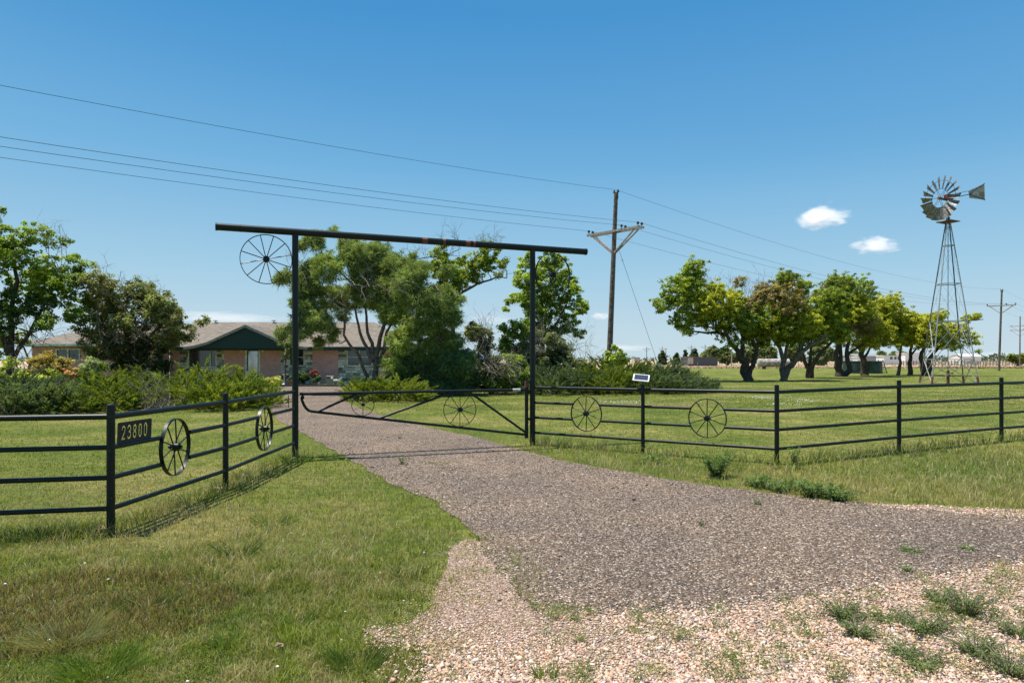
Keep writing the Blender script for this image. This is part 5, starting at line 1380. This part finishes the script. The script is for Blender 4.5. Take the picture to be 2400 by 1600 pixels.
m = MB(); m.box((xm, ey0 - .012, ez2 - .06), (ex1 - ex0, .02, .14)); m.build('fascia', M['cream'], hs)
m = MB(); m.box((xm, (ey0 + HY) / 2, ez2 - .14), (ex1 - ex0 - .1, HY - ey0 - .1, .02)); m.build('soffit', M['greentrim'], hs)
# yard kerb at the end of the drive
m = MB(); a = gp(560, 905.5); b = gp(935, 905.5); m.box(((a[0] + b[0]) / 2, a[1], .06), (b[0] - a[0], .12, .12)); o = m.build('kerb', M['galv_dark']); tag(o, kind='structure')

# little things before the house
def statue_cat():
    b = Vector((X_(787, 47.2), 47.2, 0)); t = thing('animal_statue', 'small white animal figure standing by the stone wall of the house', 'statue', b)
    m = MB(); m.ball(b + Vector((0, 0, .26)), .13, 12, 8, (1.7, .8, .8)); m.ball(b + Vector((-.26, -.02, .42)), .09, 10, 8); m.tube([b + Vector((.2, 0, .3)), b + Vector((.36, 0, .42)), b + Vector((.42, 0, .5))], [.04, .03, .02], 8)
    for sx in (-.16, .14):
        for sy in (-.05, .05): m.tube([b + Vector((sx, sy, .22)), b + Vector((sx, sy, 0))], [.04, .03], 7)
    m.tube([b + Vector((-.2, -.01, .33)), b + Vector((-.25, -.02, .4))], .055, 8)
    for s in (-.04, .04): m.tube([b + Vector((-.27, s, .48)), b + Vector((-.27, s, .54))], [.025, .005], 6)
    m.build('body', M['stonewhite'], t, True)
statue_cat()
b = Vector((X_(773, 47.4), 47.4, 0)); t = thing('pet_house', 'small pale box with a dark slot standing against the brick wall', 'box', b)
m = MB(); m.box(b + Vector((0, 0, .27)), (.44, .34, .54)); m.build('body', M['conc'], t, bevel=.015)
m = MB(); m.box(b + Vector((0, 0, .565)), (.5, .4, .05)); m.build('lid', M['stonewhite'], t); m = MB(); m.box(b + Vector((0, -.172, .44)), (.28, .02, .06)); m.build('slot', M['greentrim'], t)
b = Vector((X_(668, 46), 46, 0)); t = thing('birdbath', 'slender pale garden pillar with a terracotta pot at its foot', 'garden ornament', b)
m = MB(); m.tube([b, b + Vector((0, 0, .08)), b + Vector((0, 0, .12)), b + Vector((0, 0, .6)), b + Vector((0, 0, .66))], [.22, .2, .1, .08, .12], 12); m.build('pillar', M['stonewhite'], t, True)
m = MB(); m.tube([b + Vector((0, 0, .66)), b + Vector((0, 0, .74))], [.12, .22], 14); m.build('bowl', M['stonewhite'], t, True)
m = MB(); m.tube([b + Vector((.3, -.1, 0)), b + Vector((.3, -.1, .25))], [.1, .15], 12); o = m.build('flower_pot', M['terracotta'], smooth=True); tag(o, 'small terracotta pot at the foot of the pale garden pillar', 'pot')
b = Vector((X_(747, 47.4), 47.4, 0)); m = MB(); m.ball(b + Vector((0, 0, .5)), .12, 10, 8, (1, .8, 1.2)); m.ball(b + Vector((-.05, 0, .7)), .08, 10, 8); m.tube([b, b + Vector((0, 0, .4))], [.1, .05], 10)
o = m.build('bird_statue', M['stonewhite'], smooth=True); tag(o, 'white bird-shaped figure among the dark plants by the brick wall', 'statue')
T = Tree('sapling', 'thin young tree with a pale trunk beside the entrance gable', 670, 45.4, None, 315, 'sapling'); T.dep = .4; T.per = 30
T.trunkpx([(670, None), (668, 870), (672, 830), (674, 800)], .09, .04)
T.crown([(676, 815, 10), (672, 835, 9), (680, 800, 9), (664, 805, 7)], 2, .2, .11, CG); T.finish('bark_pale', cap=20)

# ------------------------------------------------------------------ far side of the lawn
# round tank with ladder
b = gx(2021, 82); t = thing('stock_tank', 'round dark green water tank under the orchard trees', 'tank', b)
R_ = 2.15; m = MB(); m.tube([b, b + Vector((0, 0, 1.42))], R_, 40); m.build('tank_wall', M['bluegreen'], t, True)
m = MB(); m.tube([b + Vector((0, 0, z_)) for z_ in (1.42, 1.48)], R_ + .05, 40); m.build('rim', M['galv_dark'], t, True)
b = gx(2072, 81); t = thing('ladder', 'short dark ladder leaning beside the round tank', 'ladder', b)
for s in (0, .55):
    m = MB(); m.beam(at(2081, 877, 81) + Vector((-s, .1, 0)), at(2070, 843, 81) + Vector((-s, .1, 0)), .07); m.build('side_rail', M['galv_dark'], t)
for k in range(5):
    p = at(2081, 877, 81).lerp(at(2070, 843, 81), .15 + k * .17); m = MB(); m.beam(p + Vector((-.55, .1, 0)), p + Vector((0, .1, 0)), .05); m.build('rung', M['galv_dark'], t)
# old horizontal cylinder tank
b = gx(1812, 118); t = thing('fuel_tank', 'old whitish horizontal cylinder tank lying beyond the orchard', 'tank', b)
m = MB(); a, c = at(1776, 850, 118), at(1850, 850, 118); m.tube([a, a + Vector((.15, 0, 0)), c - Vector((.15, 0, 0)), c], [.5, .72, .72, .5], 20); m.build('shell', M['tankm'], t, True)
m = MB()
for u in (.2, .8): p = a.lerp(c, u); m.box((p.x, p.y, (p.z - .6 + b.z) / 2), (.3, 1.0, max(.1, p.z - .6 - b.z)))
m.build('cradle', M['rust'], t)
# grey shed
def building(name, lab, cat, px0, px1, pyb, pyt, Y, dep, wallm, roofm, gable=0, openfront=False, endwhite=False, wins=()):
    x0, x1 = X_(px0, Y), X_(px1, Y); zb = float(g(x1)) + .0; zt = zpx(pyt, Y); t = thing(name, lab, cat, ((x0 + x1) / 2, Y, zb))
    m = MB(); m.box(((x0 + x1) / 2, Y + dep / 2, (zb + zt) / 2), (x1 - x0, dep, zt - zb)); m.build('wall', M[wallm], t)
    o_ = .25
    if gable:
        zr = zpx(gable, Y + dep / 2)
        roofslab('roof', [(x0 - o_, Y - o_, zt), (x1 + o_, Y - o_, zt), (x1 + o_, Y + dep + o_, zt), (x0 - o_, Y + dep + o_, zt), (x0 - o_, Y + dep / 2, zr), (x1 + o_, Y + dep / 2, zr)], [(0, 1, 5, 4), (2, 3, 4, 5)], .12, M[roofm], t)
        m = MB()
        for xx in (x0 + .02, x1 - .02): m.add([(xx, Y, zt - .05), (xx, Y + dep, zt - .05), (xx, Y + dep / 2, zr - .15)], [(0, 1, 2)])
        m.build('gable', M[wallm], t)
    else:
        m = MB(); m.box(((x0 + x1) / 2, Y + dep / 2, zt + .10), (x1 - x0 + .5, dep + .5, .18)); m.build('roof', M[roofm], t)
    for (wx0, wx1, wz0, wz1) in wins:
        m = MB(); m.box(((X_(wx0, Y) + X_(wx1, Y)) / 2, Y - .02, (zpx(wz0, Y) + zpx(wz1, Y)) / 2), (X_(wx1, Y) - X_(wx0, Y), .06, abs(zpx(wz1, Y) - zpx(wz0, Y)))); m.build('window', M['glass'], t)
    return t
t = building('shed', 'long low grey shed with a pale end wall in the tan field', 'shed', 1613, 1682, 852, 838, 175, 7, 'greym' if 'greym' in M else 'galv_dark', 'wood')
m = MB(); m.box((X_(1618.5, 174.9), 174.9, zpx(845, 174.9) + .1), (1.35, .1, 1.9)); m.build('end_panel', M['tan'], t)
t = building('trailer_home', 'white mobile home with dark windows seen between orchard trunks', 'mobile home', 2072, 2112, 847, 834, 230, 5, 'white', 'white', 0, wins=[(2086, 2092, 842, 836), (2096, 2101, 842, 836), (2104, 2108, 842, 836)])
building('barn', 'pale blue-roofed open barn beyond the round tank', 'barn', 2006, 2062, 846, 834, 240, 10, 'galv', 'blueroof' if 'blueroof' in M else 'galv', 829)
building('barn', 'white barn with a low gabled white roof right of the windmill legs', 'barn', 2258, 2300, 842, 835, 260, 9, 'white', 'white', 829)
building('shed', 'white shed wall showing between the last orchard trunks', 'shed', 2122, 2155, 846, 828, 250, 6, 'white', 'white', 0)
building('storage_tank', 'small white propane tank shed near the blue-roofed barn', 'shed', 2010, 2018, 847, 837, 200, 3, 'white', 'white', 0)
building('farmhouse', 'tiny farm building on the horizon between the utility pole and conifers', 'farmhouse', 1487, 1500, 845, 839, 500, 8, 'tan', 'galv_dark', 837)
# wire fence on the lawn edge: one fence with posts and wires
wf = thing('wire_fence', 'thin wire fence with metal posts where the lawn meets the tan field', 'fence', (20, 128, .09))
pxs = list(range(-200, 150, 4))
for k in range(0, 86):
    x = X_(1500, 128) + k * 1.35 * 1.0
    if x > X_(2440, 128): break
    m = MB(); m.tube([(x, 128, .05), (x, 128, 1.35 + .06 * math.sin(k * 2.3))], .03 if k % 4 else .06, 5); m.build('post', M['wood_pale'] if k % 4 == 0 else M['galv_dark'], wf)
m = MB()
for zz in (.4, .7, 1.0, 1.25): m.tube([(X_(1500, 128), 128, zz), (X_(2440, 128), 128, zz)], .008, 4)
m.build('wire', M['wire'], wf)
# corral-like wooden fence further right
cf = thing('wooden_fence', 'weathered wooden post fence along the field right of the orchard', 'fence', (X_(2200, 190), 190, .09))
k = 0
for px in np.arange(2110, 2420, 7.5):
    x = X_(px, 190); h = 1.3 + .3 * random.random(); m = MB(); m.box((x, 190, .05 + h / 2), (.28, .15, h)); m.build('post', M['wood_pale'], cf); k += 1
m = MB(); m.box((X_(2265, 190), 190.12, 1.2), (X_(2420, 190) - X_(2110, 190), .06, .15)); m.box((X_(2265, 190), 190.12, .7), (X_(2420, 190) - X_(2110, 190), .06, .12)); m.build('rail', M['wood'], cf)

# far trees
FT = ((.028, .048, .020), (.070, .10, .034))
def farcone(px, top, Y, w_, lab, seed):
    T = Tree('conifer', lab, px, Y, 'far conifers', seed); T.dep = .5; T.per = 40
    T.limb([T.base, at(px, top + 2, Y)], .2, .05, 6); hh = HZ + EYE * F / Y - top
    bl = [(px + (random.random() - .5) * w_ * .2, top + hh * q, max(2, w_ / 2 * (q ** .7))) for q in (.12, .28, .45, .62, .8)]
    T.crown(bl, 4.0, .55, .5, FT, depth=1); T.finish('bark', cap=1)
Tree.clumps = []
for i, (px, top, Y, w_, lab) in enumerate([(1552, 822, 210, 22, 'dark far conifer, leftmost of the four beyond the field'), (1585, 824, 215, 17, 'dark far conifer, second from the left beyond the field'), (1606, 819, 212, 16, 'narrow dark far conifer, third from the left'), (1628, 817, 210, 26, 'widest dark far conifer directly above the shed')]):
    farcone(px, top, Y, w_, lab, 600 + i)
def farround(px, top, Y, w_, lab, seed, cols=FT, grp='far trees beyond the orchard'):
    T = Tree('broadleaf_tree', lab, px, Y, grp, seed); T.dep = 1.0; T.per = 40
    T.limb([T.base, at(px, top + 12, Y)], .35, .1, 6); hh = 849 - top; r = T.r
    bl = [(px + r.uniform(-.5, .5) * w_ * .75, top + hh * r.uniform(.25, .85), w_ * .26) for _ in range(9)] + [(px, top + w_ * .28, w_ * .26)]
    T.crown(bl, 2.6, .7, .5, cols, depth=1); T.finish('bark', cap=30)
FG = ((.07, .095, .035), (.16, .195, .075))
for i, (px, top, Y, w_, lab) in enumerate([(1652, 824, 220, 18, 'small far tree just right of the widest far conifer'), (1672, 812, 190, 40, 'grey-green far tree left of the first orchard trunk'), (1705, 815, 195, 42, 'broad far tree seen behind the first orchard trunk fork'),
        (1765, 812, 185, 44, 'far tree between the first and second orchard trunks'), (1800, 810, 180, 40, 'far tree above the old whitish cylinder tank'), (1862, 812, 190, 40, 'far tree between the second and third orchard trunks'),
        (1930, 812, 185, 50, 'far tree between the third and fourth orchard trunks'), (2000, 818, 280, 30, 'far tree behind the round tank'), (2062, 822, 290, 26, 'far tree left of the mobile home'), (2095, 824, 290, 20, 'far tree poking above the mobile home'), (2115, 822, 300, 22, 'far tree right of the mobile home')]):
    farround(px, top, Y, w_, lab, 620 + i, FG)
farround(2385, 832, 170, 30, 'low scrubby tree at the foot of the pole on the right margin', 640, OD, None)
# treeline on the horizon
r = np.random.default_rng(77); k = 900; px = np.concatenate([r.uniform(-150, 2600, k), r.uniform(1860, 2500, 500)]); Y = r.uniform(560, 720, len(px))
hN = 2.5 + 5 * vnoise(np.stack([px * .03, px * 0], 1), 1.0, 9) ** 2
C = np.stack([(px - CX) / F * Y, Y, r.random(len(px)) * hN + .3], 1); C = np.repeat(C, 6, 0) + r.normal(0, 1.1, (len(px) * 6, 3)) * np.array([1.6, 1, .6]); n = len(C)
v, f, c = leafcards(C, r.uniform(1.0, 2.4, n), r.uniform(.8, 1.8, n), r.normal(0, .6, (n, 3)) + np.array([0, -.4, .5]), lerp(FT[0], FT[1], r.random(n)), seed=1)
o = npmesh('treeline', v, [f], M['leaf'], c); tag(o, 'low dark line of far-off trees along the horizon', 'treeline', kind='stuff')
# dry tall grass in the field
r = np.random.default_rng(78); k = 18000; px = r.uniform(1480, 2500, k); Y = np.concatenate([r.uniform(126, 145, k // 2), r.uniform(140, 420, k - k // 2)])
P = np.stack([(px - CX) / F * Y, Y], 1); n = len(P); dk = (r.random(n) < .25) | ((px > 2150) & (r.random(n) < .35))
col = np.where(dk[:, None], lerp((.11, .12, .04), (.2, .19, .07), r.random(n)), lerp((.48, .35, .23), (.66, .50, .36), r.random(n)))
P = np.concatenate([P, np.full((n, 1), .1)], 1)
v, q, t_, c = blades(P, r.uniform(.12, .34, n), r.uniform(.1, .3, n), r.uniform(0, .6, n), col, None, 6)
o = npmesh('dry_grass', v, [q, t_], M['grass'], c); tag(o, 'dry tan grass standing across the far field', 'grass', kind='stuff')

# ------------------------------------------------------------------ clouds
def cloud(px, py, wpx, hpx, Y, lab, dens, seed, thresh=.36):
    m = MB(); m.ball((0, 0, 0), 1, 24, 14); mat = bpy.data.materials.new('cloud_vapour'); mat.use_nodes = True; nt = mat.node_tree
    nt.nodes.remove(nt.nodes['Principled BSDF']); vol = nt.nodes.new('ShaderNodeVolumePrincipled'); nt.links.new(vol.outputs[0], nt.nodes['Material Output'].inputs['Volume'])
    vol.inputs['Color'].default_value = (1, 1, 1, 1); vol.inputs['Anisotropy'].default_value = .2
    oc = objvec(nt); mp = N(nt, 'ShaderNodeMapping'); mp.inputs['Location'].default_value = (seed * 3.1, seed, 0); nt.links.new(oc, mp.inputs[0])
    nz = noise(nt, 2.1, 7, .62, mp.outputs[0]); wn_ = N(nt, 'ShaderNodeTexNoise'); wn_.inputs['Scale'].default_value = 1.3; wn_.inputs['Detail'].default_value = 3; nt.links.new(mp.outputs[0], wn_.inputs['Vector'])
    wv_ = N(nt, 'ShaderNodeVectorMath', operation='MULTIPLY_ADD'); nt.links.new(wn_.outputs['Color'], wv_.inputs[0]); wv_.inputs[1].default_value = (1.1, 1.1, 1.1); nt.links.new(oc, wv_.inputs[2])
    wo_ = N(nt, 'ShaderNodeVectorMath', operation='SUBTRACT'); nt.links.new(wv_.outputs[0], wo_.inputs[0]); wo_.inputs[1].default_value = (.55, .55, .40)
    ln = N(nt, 'ShaderNodeVectorMath', operation='LENGTH'); nt.links.new(wo_.outputs[0], ln.inputs[0])
    mr = N(nt, 'ShaderNodeMapRange'); nt.links.new(ln.outputs['Value'], mr.inputs[0]); mr.inputs[1].default_value = .1; mr.inputs[2].default_value = 1.0; mr.inputs[3].default_value = .30; mr.inputs[4].default_value = -.38
    ad = N(nt, 'ShaderNodeMath', operation='ADD'); nt.links.new(nz, ad.inputs[0]); nt.links.new(mr.outputs[0], ad.inputs[1])
    m2 = N(nt, 'ShaderNodeMapRange'); nt.links.new(ad.outputs[0], m2.inputs[0]); m2.inputs[1].default_value = thresh; m2.inputs[2].default_value = thresh + .22; m2.inputs[3].default_value = 0; m2.inputs[4].default_value = dens
    nt.links.new(m2.outputs[0], vol.inputs['Density'])
    o = m.build('cloud', mat); c = at(px, py, Y); o.location = c; o.scale = (wpx / F * Y, wpx / F * Y * .6, hpx / F * Y); tag(o, lab, 'cloud')
    mat.cycles.volume_step_rate = 1
cloud(1930, 505, 84, 38, 3000, 'largest small white puff cloud, left of the windmill wheel', .018, 1)
cloud(2052, 572, 72, 27, 3000, 'small flat white cloud below the largest one, left of the windmill tower', .016, 2)
cloud(1410, 739, 34, 13, 3500, 'tiny white cloud low in the sky behind the nearest utility pole', .012, 3)
cloud(1470, 812, 90, 12, 5000, 'faint low cloud streak over the horizon right of the utility pole', .002, 4)
cloud(540, 742, 190, 20, 5000, 'pale flat cloud just above the house roof', .0011, 5)
cloud(1150, 745, 90, 20, 5000, 'faint cloud between the leafy limb and the yellow-green tree', .0012, 6)
cloud(2330, 828, 90, 10, 5000, 'faint low cloud near the far pole at the right margin', .0015, 7)
SC.cycles.volume_max_steps = 64; SC.cycles.volume_bounces = 8
SC.cycles.max_bounces = 8; SC.cycles.transparent_max_bounces = 8
